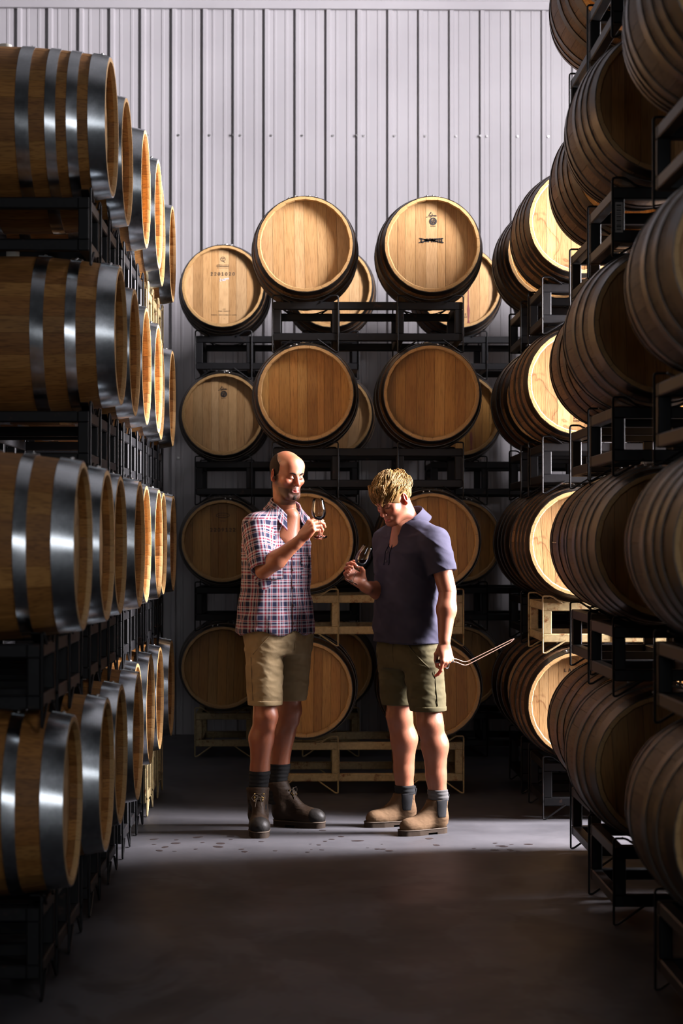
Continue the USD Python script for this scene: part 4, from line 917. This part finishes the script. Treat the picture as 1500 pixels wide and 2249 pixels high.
    wav = np.sin(ang * 5 + 1.0) * .010 * sm(tz, .08, -.02); sm_.vertices[:, 2] += wav
    uv = plaid_uv(sm_, (bc, Lf, F, .175), [(sR, eR, .085), (sL, eL, .08), (eL, wL, .07)])
    s = skinned(p, 'shirt', sm_, PLAID, uv=uv, label='navy, white and red plaid cotton shirt with rolled sleeves')
    collar(nb + (0, 0, .030), hframe(unit(F + V(0, 0, -.10)), Z + F * .10), .068, .034, PLAID, s, 30, .046, uvmat=True, spread=.7, drop=.10)
    # placket, buttons, pocket: points on the front of the shirt found by marching to the surface
    def surf(a, z, off=0.0):
        d = math.sin(a) * Lf + math.cos(a) * F; o = bc + unit(ax) * (z - hemz); t = np.linspace(.02, .26, 400); v = field(sh[:5], o + t[:, None] * d); i = np.argmax(v > 0); return o + d * (t[i] + off)
    pl = []; zs = np.linspace(hemz + .012, hemz + Hh * .80, 40)
    for a in (-.055, .055):
        pl.append([surf(a, z, .006) for z in zs])
    v = np.array(pl[0] + pl[1] + [q_ - F * .012 for q_ in pl[0]] + [q_ - F * .012 for q_ in pl[1]]); n = len(zs); f = []
    for i in range(n - 1): f += [(i, n + i, n + i + 1), (i, n + i + 1, i + 1), (2 * n + i, i, i + 1), (2 * n + i, i + 1, 2 * n + i + 1), (n + i, 3 * n + i, 3 * n + i + 1), (n + i, 3 * n + i + 1, n + i + 1)]
    pm = trimesh.Trimesh(v, np.array(f), process=False); uvp = np.stack([np.tile(np.repeat([-.012, .012], n), 2) + .004, np.tile(zs - hemz, 4)], 1)
    skinned(s, 'placket', pm, PLAID, uv=uvp[pm.faces].reshape(-1, 2))
    for z in np.linspace(hemz + .05, hemz + Hh * .74, 5):
        c = trimesh.creation.cylinder(.0055, .003, sections=14); o = surf(0, z, .0085); R_ = hframe(V(0, 0, 1), F); c.vertices = c.vertices @ R_.T + o; obj(s, 'button', c, BUTTON, 30)
    for sgn in (-1, 1):                                               # chest pockets with flaps
        za = hemz + Hh * .68; g = [[surf(sgn * a, z, .0045) for a in np.linspace(.42, .98, 9)] for z in (za - .10, za - .03, za)]; g2 = [[surf(sgn * a, z, .008) for a in np.linspace(.40, 1.0, 9)] for z in (za - .035, za - .012, za + .012)]
        for nm, gg, do in (('pocket', g, .0), ('pocket_flap', g2, .2)):
            v = np.array(gg).reshape(-1, 3); n = 9; f = []
            for i in range(2):
                for j in range(n - 1): f += [(i * n + j, i * n + j + 1, (i + 1) * n + j + 1), (i * n + j, (i + 1) * n + j + 1, (i + 1) * n + j)]
            f = np.array(f) if sgn > 0 else np.array(f)[:, ::-1]; m = trimesh.Trimesh(np.vstack([v, v - F * .008]), np.vstack([f, f[:, ::-1] + len(v)]), process=False)
            b_ = [(j, j + 1) for j in range(n - 1)] + [(2 * n + j, 2 * n + j + 1) for j in range(n - 1)] + [(0, n), (n, 2 * n), (n - 1, 2 * n - 1), (2 * n - 1, 3 * n - 1)]
            m = trimesh.Trimesh(m.vertices, np.vstack([m.faces] + [np.array([(a, b, b + len(v)), (a, b + len(v), a + len(v))]) for a, b in b_]), process=False)
            uvq = np.stack([(m.vertices - bc) @ Lf + .02, m.vertices[:, 2] - hemz + .013], 1)
            skinned(s, nm, m, PLAID, uv=uvq[m.faces].reshape(-1, 2))
    # shorts
    shorts(p, KHAKI, 'worn khaki shorts', pel, hR_, hL_, kR, kL, F, Lf, at(583, 1549, 9.58)[2], at(640, 1537, 9.83)[2], pel[2] + .09, .086, 31)
    # socks and boots
    for k, (a, heel, toe) in enumerate(((aR, at(567, 1797, 9.71), at(571, 1834, 9.445)), (aL, at(601, 1806, 9.88), at(690, 1811, 9.80)))):
        R = foot_frame(heel, toe); o = V(heel[0], heel[1], 0); al = (a - o) @ R
        sock(p, (hR_, kR, aR, F, (.080, .056, .056, .040)) if k == 0 else (hL_, kL, aL, unit(V(.9, -.4, 0)), (.080, .056, .056, .040)), .305 if k == 0 else .312, SOCKB, 'black sock')
        work_boot(p, o, R, al, .275)
    return hj, ho, HF, dict(F=F)
def sock(p, leg, ztop, mat, label, zlow=.11):
    h, k, a, f, r = leg; a = a - V(0, 0, .02); L = limb_leg(h, k, a, f, r) + [Cone(a, a - V(0, 0, .08), r[3], r[3], .01)]
    m = nets([Shell(Group(L, .01), .0040), Half((0, 0, ztop), (0, 0, 1), .004), Half((0, 0, zlow), (0, 0, -1), .004)], (a[0] - .12, a[1] - .12, .09), (a[0] + .12, a[1] + .12, ztop + .02), .0032)
    displace(m, np.sin(m.vertices[:, 2] * 330) * .0011 + (meshkit.fbm(m.vertices * (20, 20, 60), 2, 6) - .5) * .004); obj(p, 'sock', m, mat, True, label=label)
def shorts(p, mat, label, pel, hR_, hL_, kR, kL, F, Lf, zR, zL, ztop, rl, seed):
    P = [Prof(V(pel[0], pel[1], pel[2] - .09), (0, 0, 1), Lf, F, [(0, .150, .112, 0, -.004), (.09, .172, .122, 0, -.006), (.18, .160, .108, 0, 0)], .03, power=2.4)]
    for h, k, z in ((hR_, kR, zR), (hL_, kL, zL)):
        t = (h[2] - z) / (h[2] - k[2]); e = h + (k - h) * t; P += [Cone(h + (0, 0, .01), e + (0, 0, -.03), rl * 1.08, rl * .97, .03)]
    for h, k, z in ((hR_, kR, zR), (hL_, kL, zL)):
        t = (h[2] - z) / (h[2] - k[2]); e = h + (k - h) * t
        P += [Cone(e + (0, 0, -.01), e + (0, 0, -.08), rl * .81, rl * .83, .006, True)]
    # each leg is cut at its own height
    class LC:
        k, sub = .004, True
        def d(s, q): return q[..., 2] - np.where((q - (kR + kL) / 2) @ unit((kL - kR) * (1, 1, 0)) > 0, zL, zR)
    P += [LC()]
    lo = np.minimum(np.minimum(hR_, hL_), np.minimum(kR, kL)) - .13; hi = np.maximum(np.maximum(hR_, hL_), np.maximum(kR, kL)) + .13; lo[2] = min(zR, zL) - .02; hi[2] = ztop + .02
    m = nets(P, lo, hi, .0042); q = m.vertices
    fold = (ridge(np.stack([q[:, 0] * 8 + q[:, 2] * 5, q[:, 1] * 8, q[:, 2] * 14], 1), seed) - .6) * .012 + (ridge(q * (20, 20, 26), seed + 1) - .6) * .004
    relax(puff(m, P, fold * sm(q[:, 2], zR - .03, zR + .07)), 1)
    s = obj(p, 'shorts', m, mat, True, label=label)
    for h, k, z in ((hR_, kR, zR), (hL_, kL, zL)):                       # stitched hems
        t = (h[2] - z) / (h[2] - k[2]); e = h + (k - h) * t; c = [e + V(math.cos(a) * rl * .99, math.sin(a) * rl * .99, .028) for a in np.linspace(0, 2 * PI, 40, endpoint=False)]
        r = nets([Cone(e + (0, 0, .012), e + (0, 0, .0121), rl * .975, rl * .975, .002), Half(e + (0, 0, .026), (0, 0, 1), .003), Half(e + (0, 0, .001), (0, 0, -1), .003), Cone(e + (0, 0, -.1), e + (0, 0, .1), rl * .88, rl * .88, .003, True)], e - .13, e + .13, .004)
        obj(s, 'hem', r, mat, True)
    st = []
    for sg in (-1, 1):                                                # slanted pocket openings at the hips, side seams, fly
        pts = []
        for u in np.linspace(0, 1, 9):
            a = sg * (.75 + .62 * u); z = pel[2] + .045 - .13 * u; pts.append(on_surface(P, V(pel[0], pel[1], z), F * math.cos(a) + Lf * math.sin(a), .3, .0035))
        obj(s, 'pocket_welt', tube(pts, .0032, 6), mat, True)
        h, z1 = (hL_, zL) if sg > 0 else (hR_, zR); pts = []
        k_ = kL if sg > 0 else kR
        for z in np.linspace(pel[2] - .10, z1 + .03, 14):
            c = h + (k_ - h) * ((h[2] - z) / (h[2] - k_[2])); pts.append(on_surface(P, c, Lf * sg + F * .15, .2, .0045))
        obj(s, 'side_seam', tube(pts, .0022, 6), mat, True)
    obj(s, 'fly', tube([on_surface(P, V(pel[0], pel[1], z), F + Lf * .10, .3, .0025) for z in np.linspace(pel[2] + .06, pel[2] - .07, 10)], .003, 6), mat, True)
    return s
def work_boot(p, o, R, al, L):
    b = nets([Cone((0, .042, .062), (0, L - .060, .052), .041, .044, .01), Ell((0, L * .66, .045), (.050, .075, .042), .02), Ell((0, .045, .075), (.042, .046, .06), .02), Cone((al[0] * .5, .050, .10), (al[0], al[1] + .004, .215), .046, .056, .03), Cone((0, L * .55, .075), (al[0], al[1] + .035, .19), .032, .030, .03),
              Half((0, 0, .026), (0, 0, -1), .003), Half((0, al[1], .222), (0, -.12, 1), .004), Cone((al[0], al[1], .17), (al[0], al[1] + .003, .26), .046, .050, .003, True)], (-.09, -.04, 0), (.10, L + .02, .27), .0032)
    displace(b, (ridge(b.vertices * (26, 26, 40), 12) - .6) * .003)
    bt = obj(p, 'boot', place(b, o, R), BOOTD, True, label='dark brown lace-up work boot')
    so = sole_mesh(L, .039, .049, .042, .025, .011); obj(bt, 'sole', place(so, o, R), SOLEM, 30)
    we = tube([(x, y, .029) for x, y in outline_pts(L, .040, .051, .044, 48)], .0036, 6, closed=True); obj(bt, 'welt', place(we, o, R), LACE, True)
    tcp = nets([Ell((0, L - .062, .050), (.0505, .064, .0465), .01), Half((0, 0, .028), (0, 0, -1), .003), Half((0, L - .078, .06), (0, -1, .35), .004)], (-.08, L - .16, 0), (.08, L + .02, .12), .003)
    displace(tcp, (ridge(tcp.vertices * 30, 6) - .6) * .002); obj(bt, 'toe_cap', place(tcp, o, R), CAPM, True, label='black scuffed toe cap')
    BP = [Cone((0, .042, .062), (0, L - .060, .052), .041, .044, .01), Ell((0, L * .66, .045), (.050, .075, .042), .02), Cone((al[0] * .5, .050, .10), (al[0], al[1] + .004, .215), .046, .056, .03), Cone((0, L * .55, .075), (al[0], al[1] + .035, .19), .032, .030, .03)]
    top = [on_surface(BP, V(al[0] * t_, .05 + (al[1] - .046) * t_, .055 + .125 * t_), V(0, math.cos(b_), math.sin(b_)), .3, .003) for t_, b_ in ((.10, .95), (.25, .80), (.42, .62), (.60, .42), (.80, .22), (1.0, .10))]
    la = []
    for i, c in enumerate(top):
        w = .020 - .001 * i; n_ = V(0, .6, .8)
        for sg in (-1, 1):
            if i < 5: q = top[i + 1]; la.append(tube([c + V(-sg * w, -.004, -.004), c * .5 + q * .5 + n_ * .004, q + V(sg * w, -.004, -.004)], .0026, 5))
    c = top[-1] + V(0, .006, 0)
    for sg in (-1, 1):
        la.append(tube([c, c + V(sg * .02, .012, .010), c + V(sg * .034, .012, -.004), c + V(sg * .022, .012, -.022), c + V(sg * .004, .006, -.004)], .0022, 5)); la.append(tube([c, c + V(sg * .012, .016, -.02), c + V(sg * .016, .016, -.05)], .0022, 5))
    obj(bt, 'lace', place(cat(la), o, R), LACE, True)
    ey = []
    for i, c in enumerate(top):
        for sg in (-1, 1): e = trimesh.creation.icosphere(1, .0042); e.apply_translation(c + V(sg * (.022 - .001 * i), -.002, -.005)); obj(bt, 'eyelet', place(e, o, R), BRASS, True)
def chelsea_boot(p, o, R, al, L, tilt=0):
    pr = [Cone((0, .040, .058), (0, L - .052, .046), .038, .036, .01), Ell((0, L * .68, .040), (.046, .075, .036), .02), Ell((0, .042, .07), (.039, .043, .055), .02), Cone((al[0] * .5, .050, .09), (al[0], al[1] + .002, .185), .043, .050, .03), Cone((0, L * .52, .07), (al[0], al[1] + .028, .150), .030, .028, .035)]
    b = nets(pr + [Half((0, 0, .024), (0, 0, -1), .003), Half((0, al[1], .170), (0, .10, 1), .004), Cone((al[0], al[1], .13), (al[0], al[1], .24), .041, .045, .003, True)], (-.09, -.04, 0), (.10, L + .02, .25), .0032)
    displace(b, (ridge(b.vertices * (22, 22, 34), 14) - .6) * .0025)
    bt = obj(p, 'boot', place(b, o, R), NUBUCK, True, label='tan nubuck pull-on ankle boot')
    so = sole_mesh(L, .038, .048, .040, .025, .010); obj(bt, 'sole', place(so, o, R), SOLEM, 30)
    we = tube([(x, y, .0265) for x, y in outline_pts(L, .038, .048, .040, 48)], .003, 6, closed=True); obj(bt, 'welt', place(we, o, R), LACE, True)
    for sg in (-1, 1):                                                # elastic side panels: narrow at the foot of the U, wide at the top
        g = Group([Cone((0, al[1] * .9 + .006, .100), (0, al[1] + .004, .21), .020, .026, .01)])
        class Slab:
            k, sub = .004, True
            def d(s, q): return sg * (q[..., 0] - al[0] * .6 - sg * .012)
        class Wedge:
            k, sub = .004, True
            def d(s, q): z = q[..., 2]; w = .016 + .018 * np.sqrt(np.clip((z - .075) / .10, 0, 1)); e = np.abs(q[..., 1] - (al[1] + .004)) - w; return -np.maximum(e, .080 - z)
        el = nets([Shell(Group(pr), .0022, .004), Half((0, al[1], .169), (0, .10, 1), .004), Slab(), Wedge()], (-.10, -.02, .05), (.12, .16, .22), .0028)
        if len(el.faces): obj(bt, 'elastic_panel', place(el, o, R), ELASTIC, True, label='black elastic side panel')
    t = tube([(al[0], al[1] - .050, .150), (al[0], al[1] - .058, .183), (al[0], al[1] - .053, .198), (al[0], al[1] - .047, .172)], .006, 6); obj(bt, 'pull_tab', place(t, o, R), ELASTIC, True)
hjL, hoL, HFL, ML = man_left()
# glass held between the fingertips and thumb
gb = at(703.5, 1180, 9.40); wine_glass('nearly empty stemmed wine glass held up by the person in the plaid shirt', gb, V(-.06, -.30, .95), 'tasting glasses', .004)

# ------------------------------------------------------------------ the man on the right: slate polo shirt
def man_right():
    p = thing('person', 'person in a slate polo shirt and olive shorts, looking down into a tilted glass', 'person')
    F, Lf = unit(V(-.80, -.60, 0)), unit(V(.60, -.80, 0)); Rt = -Lf; Z = V(0, 0, 1)
    pel = at(899, 1425, 9.70); chest = at(903, 1225, 9.70); nb = at(896, 1146, 9.69)
    hL_, hR_ = pel + Lf * .094 + (0, 0, -.02), pel + Rt * .094 + (0, 0, -.02)
    kL, kR = at(945, 1588, 9.56), at(878, 1572, 9.80); aL, aR = at(963, 1742, 9.60), at(890, 1732, 9.85)
    sL, sR = at(956, 1190, 9.56), at(850, 1188, 9.85); eL, wL = at(983, 1300, 9.52), at(977, 1404, 9.47)
    eR, wR_ = at(850, 1302, 9.78), at(803, 1291, 9.60)
    hc = at(863, 1096, 9.66); HS = .95; yw = math.radians(50); fw = unit(V(-math.sin(yw) * .84, -math.cos(yw) * .84, -.54)); H = hframe(fw, V(-.10, -.05, 1))
    neck_l = (nb + (0, 0, -.005) - hc) @ H / HS
    hm = relax(nets(head_prims(neck=neck_l), (-.14, -.20, -.30), (.14, .14, .15), .0023), 2); H = H * HS; hm = place(hm, hc, H)
    # right hand: palm to the camera, fingers closed round the stem
    hd = unit(V(-.72, .10, .62)); hn = V(-.55, .80, -.25); HF = frame(hd, hn); ho = wR_ + hd * .018
    curls = [(.85, 1.05, .55), (.90, 1.05, .6), (.85, 1.0, .6), (.70, .95, .55)]
    hp, hj = hand_prims(-1, curls, [(-.020, .022, -.012), (-.040, .046, -.036), (-.034, .068, -.058), (-.014, .082, -.068)])
    el_l = (eR - ho) @ HF; wr_l = V(0, -.012, -.004)
    hp = [Cone(el_l, el_l * .6 + wr_l * .4, .042, .044, .02), Cone(el_l * .6 + wr_l * .4, wr_l, .044, .0275, .02)] + hp
    handR = place(relax(nets(hp, np.minimum(el_l - .06, (-.08, -.05, -.13)), np.maximum(el_l + .06, (.08, .19, .06)), .0024), 2), ho, HF)
    # left hand: hanging, closed on the grip of the wine thief
    hd2 = unit(V(.10, -.12, -1)); hn2 = V(.62, -.78, .1); HF2 = frame(hd2, hn2); ho2 = wL + hd2 * .018
    curls2 = [(.35, .55, .35), (.95, 1.15, .7), (1.05, 1.25, .8), (1.10, 1.25, .8)]
    hp2, hj2 = hand_prims(1, curls2, [(.020, .022, -.012), (.038, .050, -.030), (.030, .078, -.046), (.014, .096, -.056)])
    el_l = (eL - ho2) @ HF2
    hp2 = [Cone(el_l, el_l * .64 + wr_l * .36, .043, .047, .02), Cone(el_l * .64 + wr_l * .36, wr_l, .047, .029, .02)] + hp2
    handL = place(relax(nets(hp2, np.minimum(el_l - .06, (-.08, -.06, -.13)), np.maximum(el_l + .06, (.08, .20, .06)), .0024), 2), ho2, HF2)
    core = []
    for h, k, a, f_ in ((hR_, kR, aR, unit(V(-.95, -.3, 0))), (hL_, kL, aL, unit(V(-.75, -.65, 0)))): core += limb_leg(h, k, a - (0, 0, .02), f_, (.084, .060, .062, .043))
    core += [Cone(pel, chest, .108, .108, .05), Cone(chest + (0, 0, .04), nb, .105, .056, .05), Cone(sR, sL, .054, .054, .05), Cone(sR, eR, .050, .042, .03), Cone(sL, eL, .052, .044, .03), Cone(nb + F * .05 + (0, 0, -.03), chest + F * .08, .04, .05, .04)]
    trunk = relax(nets(core, (at(790, 1740, 9.5)[0], 9.25, .02), (at(1030, 1100, 10)[0], 10.15, 1.62), .0052), 2)
    body = union([trunk, hm, handR, handL])
    tint = skin_tint(body.vertices, hc, H, (.26, .095, .050), (.30, .066, .038)); skinned(p, 'body', body, SKIN, tint)
    NM = plain('fingernail_right', (.42, .24, .18), .3)
    
    for js, o_, R_ in ((hj, ho, HF), (hj2, ho2, HF2)):
        for j in js: obj(p, 'fingernail', place(nail_mesh(j, .0076), o_, R_), NM, True)
    hair_blond(p, hc, H)
    BRM = plain('blond_brow', (.30, .17, .07), .7)
    for s in (-1, 1): obj(p, 'eyebrow', place(brow(s, H, 0, .0036), hc, H), BRM, True)
    # polo shirt
    hemz = at(900, 1412, 9.62)[2]; top = at(903, 1182, 9.7)[2]; bc = V(at(897, 1400, 9.70)[0], 9.70, hemz); tc_ = V(at(900, 1182, 9.70)[0], 9.70, top); ax = tc_ - bc; Hh = np.linalg.norm(ax)
    rows = [(0, .200, .140, 0, 0), (.10, .190, .138, 0, .004), (.22, .178, .133, 0, .008), (.34, .184, .130, 0, .006), (.44, .188, .126, 0, 0), (Hh, .160, .092, 0, -.006)]
    sl_L, sl_R = sL * .38 + eL * .62, sR * .38 + eR * .62
    uL, uR = unit(eL - sL), unit(eR - sR)
    sh = [Prof(bc, ax, Lf, F, rows, .03, power=2.3), Cone(sL + Rt * .012, nb + Lf * .05 + (0, 0, -.030), .068, .055, .05), Cone(sR + Lf * .012, nb + Rt * .05 + (0, 0, -.030), .068, .055, .05), Cone(nb + (0, 0, -.06), nb + F * -.02 + (0, 0, -.02), .08, .062, .04),
          Group([Cone(sL, sl_L + uL * .02, .070, .066, .025), Cut(sl_L, uL, .2), Cone(sl_L - uL * .03, sl_L + uL * .05, .054, .058, .004, True)], .025), Group([Cone(sR, sl_R + uR * .02, .068, .064, .025), Cut(sl_R, uR, .2), Cone(sl_R - uR * .03, sl_R + uR * .05, .053, .057, .004, True)], .025)]
    sh += [Cone(nb + (0, 0, -.03), nb + F * .05 + (0, 0, .2), .062, .08, .008, True), Cone(nb + F * .045 + (0, 0, .02), at(826, 1203, 9.58), .034, .006, .008, True),
           Prof(bc - unit(ax) * .05, ax, Lf, F, [(0, .187, .127, 0, 0), (.11, .180, .126, 0, .004), (.15, .10, .06, 0, 0)], .006, True, 2.3)]
    m = nets(sh, (bc[0] - .33, 9.30, hemz - .02), (bc[0] + .33, 10.12, 1.62), .0042); q = m.vertices; tz = (q[:, 2] - hemz) / Hh
    fold = (ridge(np.stack([q[:, 0] * 6 + q[:, 2] * 6, q[:, 1] * 6, q[:, 2] * 9 + q[:, 0] * 4], 1), 21) - .6) * .012 + (ridge(q * (14, 14, 20), 22) - .6) * .004
    fold += np.sin(q[:, 2] * 55 + 4 * meshkit.fbm(q * 6, 2, 5)) * .004 * sm(tz, .35, .1)
    relax(puff(m, sh, fold), 1)
    s = obj(p, 'polo_shirt', m, POLO, True, label='slate blue short-sleeved polo shirt, collar open')
    collar(nb + (0, 0, .020), hframe(unit(F + V(0, 0, -.30)), Z + F * .30), .074, .036, POLO, s, 24, .050, spread=.55, drop=.12)
    zv = at(826, 1203, 9.58)[2]
    for a_ in (-.16, .10):
        obj(s, 'placket_edge', tube([on_surface(sh[:3], V(bc[0], bc[1], z) + unit(ax) * 0, F * math.cos(a_) + Lf * math.sin(a_), .3, .0075) for z in np.linspace(zv + .02, zv - .085, 9)], .0028, 6), POLO, True)
    for dz in (.02, .065):
        c = trimesh.creation.cylinder(.0055, .003, sections=14); o_ = on_surface(sh[:3], V(bc[0], bc[1], zv - dz), F * math.cos(.03) - Lf * math.sin(.03), .3, .009); R_ = hframe(V(0, 0, 1), F); c.vertices = c.vertices @ R_.T + o_; obj(s, 'button', c, BUTTON, 30)
    for o_, u_, r_ in ((sl_L, uL, .066), (sl_R, uR, .064)):
        e1 = unit(np.cross(u_, V(0, 1, .2))); e2 = np.cross(u_, e1); obj(s, 'sleeve_hem', tube([o_ - u_ * .004 + e1 * math.cos(a) * r_ + e2 * math.sin(a) * r_ for a in np.linspace(0, 2 * PI, 36, endpoint=False)], .0026, 6, closed=True), POLO, True)
    shorts(p, OLIVE, 'olive green cotton shorts', pel, hR_, hL_, kR, kL, F, Lf, at(880, 1547, 9.80)[2], at(935, 1562, 9.56)[2], pel[2] + .09, .090, 41)
    for k, (a, heel, toe, sm_) in enumerate(((aL, at(980, 1818, 9.63), at(897, 1832, 9.53), SOCKG), (aR, at(911, 1806, 9.88), at(803, 1812, 9.80), SOCKB))):
        R = foot_frame(heel, toe); o = V(heel[0], heel[1], 0); al = (a - o) @ R
        sock(p, (hL_, kL, aL, unit(V(-.75, -.65, 0)), (.084, .060, .062, .043)) if k == 0 else (hR_, kR, aR, unit(V(-.95, -.3, 0)), (.084, .060, .062, .043)), .214 if k == 0 else .206, sm_, 'slouched grey sock' if sm_ is SOCKG else 'black sock', .160)
        chelsea_boot(p, o, R, al, .268)
    return hj, ho, HF, hj2, ho2, HF2
def hair_blond(p, o, H):
    """Thick wavy hair swept forward over the brow: a cap and several hundred tapering locks."""
    r = np.random.default_rng(5); cen, rad = V(0, -.016, .036), V(.0795, .1015, .089)
    capm = nets([Shell(Ell(cen, (.0765, .0985, .086)), .011, .003), Half((0, .01, -.030), (0, .75, -1), .008), Ell((0, .105, -.008), (.085, .062, .052), .006, True), Ell((.09, .0, -.02), (.03, .032, .045), .006, True), Ell((-.09, .0, -.02), (.03, .032, .045), .006, True)], (-.11, -.15, -.10), (.11, .11, .15), .003)
    obj(p, 'hair', place(relax(capm, 1), o, H), M('blond_hair_roots', {'p': ('principled_bsdf', {'base_color': (.12, .066, .022), 'roughness': .8, 'specular_ior_level': .1})}, []), True, label='shorter blond hair over the scalp')
    ms = []; crown = unit(V(.02, -.55, .85))
    def lock(d, L, w, lift, curl):
        pts = []; q = d.copy(); t = q - crown; t = unit(t - q * (t @ q) + 1e-6); bias = unit(V(.10, .9, .1)); t = unit(t * .8 + (bias - q * (bias @ q)) * (.75 if q[2] > .25 else .2)); side = np.cross(q, t); ph = 6.28 * float(meshkit.noise(d * 3.0, 7)) * 2; lift = lift * (.35 + 1.1 * float(meshkit.noise(d * 5.5 + 9, 2))); n = 8
        for i in range(n):
            u = i / (n - 1); h = lift * math.sin(PI * min(1, u * 1.15) ** .8) + .003
            pts.append(cen + q * rad * (1 + h / .09) + side * curl * math.sin(ph + u * 5.0) * .010 + V(0, 0, -.010 * u * u if q[1] > .6 else 0))
            q = unit(q + t * L / (n - 1) / .09); t = unit(t - q * (t @ q)); side = np.cross(q, t)
        wd = w * np.array([.45, .85, 1, 1, .95, .8, .5, .12])
        return tube(pts, wd, 5)
    n = 0
    while n < 1700:
        d = unit(r.normal(size=3)); q = cen + d * rad
        if d[2] < (-.55 if d[1] < -.35 else -.25 if d[1] < .1 else .28) or (d[1] > .75): continue
        if abs(d[0]) > .8 and d[1] > -.25 and d[2] < .12: continue
        top = d[2] > .3
        ms.append(lock(d, r.uniform(.05, .10) if top else r.uniform(.02, .035), r.uniform(.0014, .0028) if top else r.uniform(.0012, .0019), r.uniform(.012, .024) if top else .009, r.uniform(.3, .9) if top else .3)); n += 1
    for k in range(120):                                               # the fringe, falling over the brow
        a = r.uniform(-.75, .75); b = cen + V(math.sin(a) * .070, math.cos(a) * .080, .055 + r.uniform(-.004, .02)); dn = V(-.012 + r.uniform(-.012, .012), .020 * math.cos(a), -.030 - r.uniform(0, .014))
        c = b + V(math.sin(a) * .015, .020, .012); ms.append(tube([b, b * .5 + c * .5 + V(0, .004, .006), c, c + dn * .4 + V(0, .003, 0), c + dn * .75, c + dn], np.array([.5, .9, 1, .9, .6, .12]) * r.uniform(.0015, .0032), 6))
    obj(p, 'hair', place(cat(ms), o, H), HAIRB, True, label='thick wavy blond hair falling over the brow')
hjR, hoR, HFR, hjS, hoS, HFS = man_right()
gb = at(772, 1278, 9.47); wine_glass('tilted wine glass with a little red wine, held by the person in the polo shirt', gb, V(.42, -.14, .90), 'tasting glasses', .016)
# wine thief hanging from his left hand: black grip, two thin rods that meet at the tip
def thief():
    p = thing('wine_thief', 'bent wine thief with thin paired rods and black grip in a lowered hand', 'wine thief')
    sd = HFS[:, 0]; c0 = hoS + HFS @ V(0, .084, -.031); a, b = c0 + sd * .046, c0 - sd * .056; d = unit(b - a); Y = b[1] + .03
    obj(p, 'grip', tube([a - d * .004, a, a + d * .03, b - d * .02, b - d * .004, b], [.004, .0085, .0095, .0090, .0100, .006], 14), GRIP, True, label='black grip')
    c = b - d * .002; obj(p, 'collar', tube([c - d * .010, c - d * .009, c + d * .009, c + d * .010], [.006, .0120, .0120, .006], 16), GRIP, True)
    rc = b - d * .030 + V(0, 0, -.021); rg = [rc + d * .013 * math.cos(t) + V(0, 0, 1) * .0165 * math.sin(t) for t in np.linspace(0, 2 * PI, 24, endpoint=False)]; obj(p, 'finger_ring', tube(rg, .0028, 8, closed=True), GRIP, True)
    bb = b + d * .008; up = V(0, 0, 1)
    for o1, o2 in ((.0075, .006), (-.0075, -.006)):
        obj(p, 'rod', tube(bend([bb - d * .01 + up * o1, bb + d * .020 + up * o1, at(1022, 1459, Y) + up * o2 * 1.4, at(1122, 1408, Y + .03) + up * o2 * .9, at(1129, 1403, Y + .03)], .02), .0021, 7), THIEF, True)
    tp = at(1129.5, 1402.5, Y + .03); obj(p, 'tip', tube([at(1122, 1407.5, Y + .03), tp], [.0042, .0018], 8), THIEF, True)
thief()
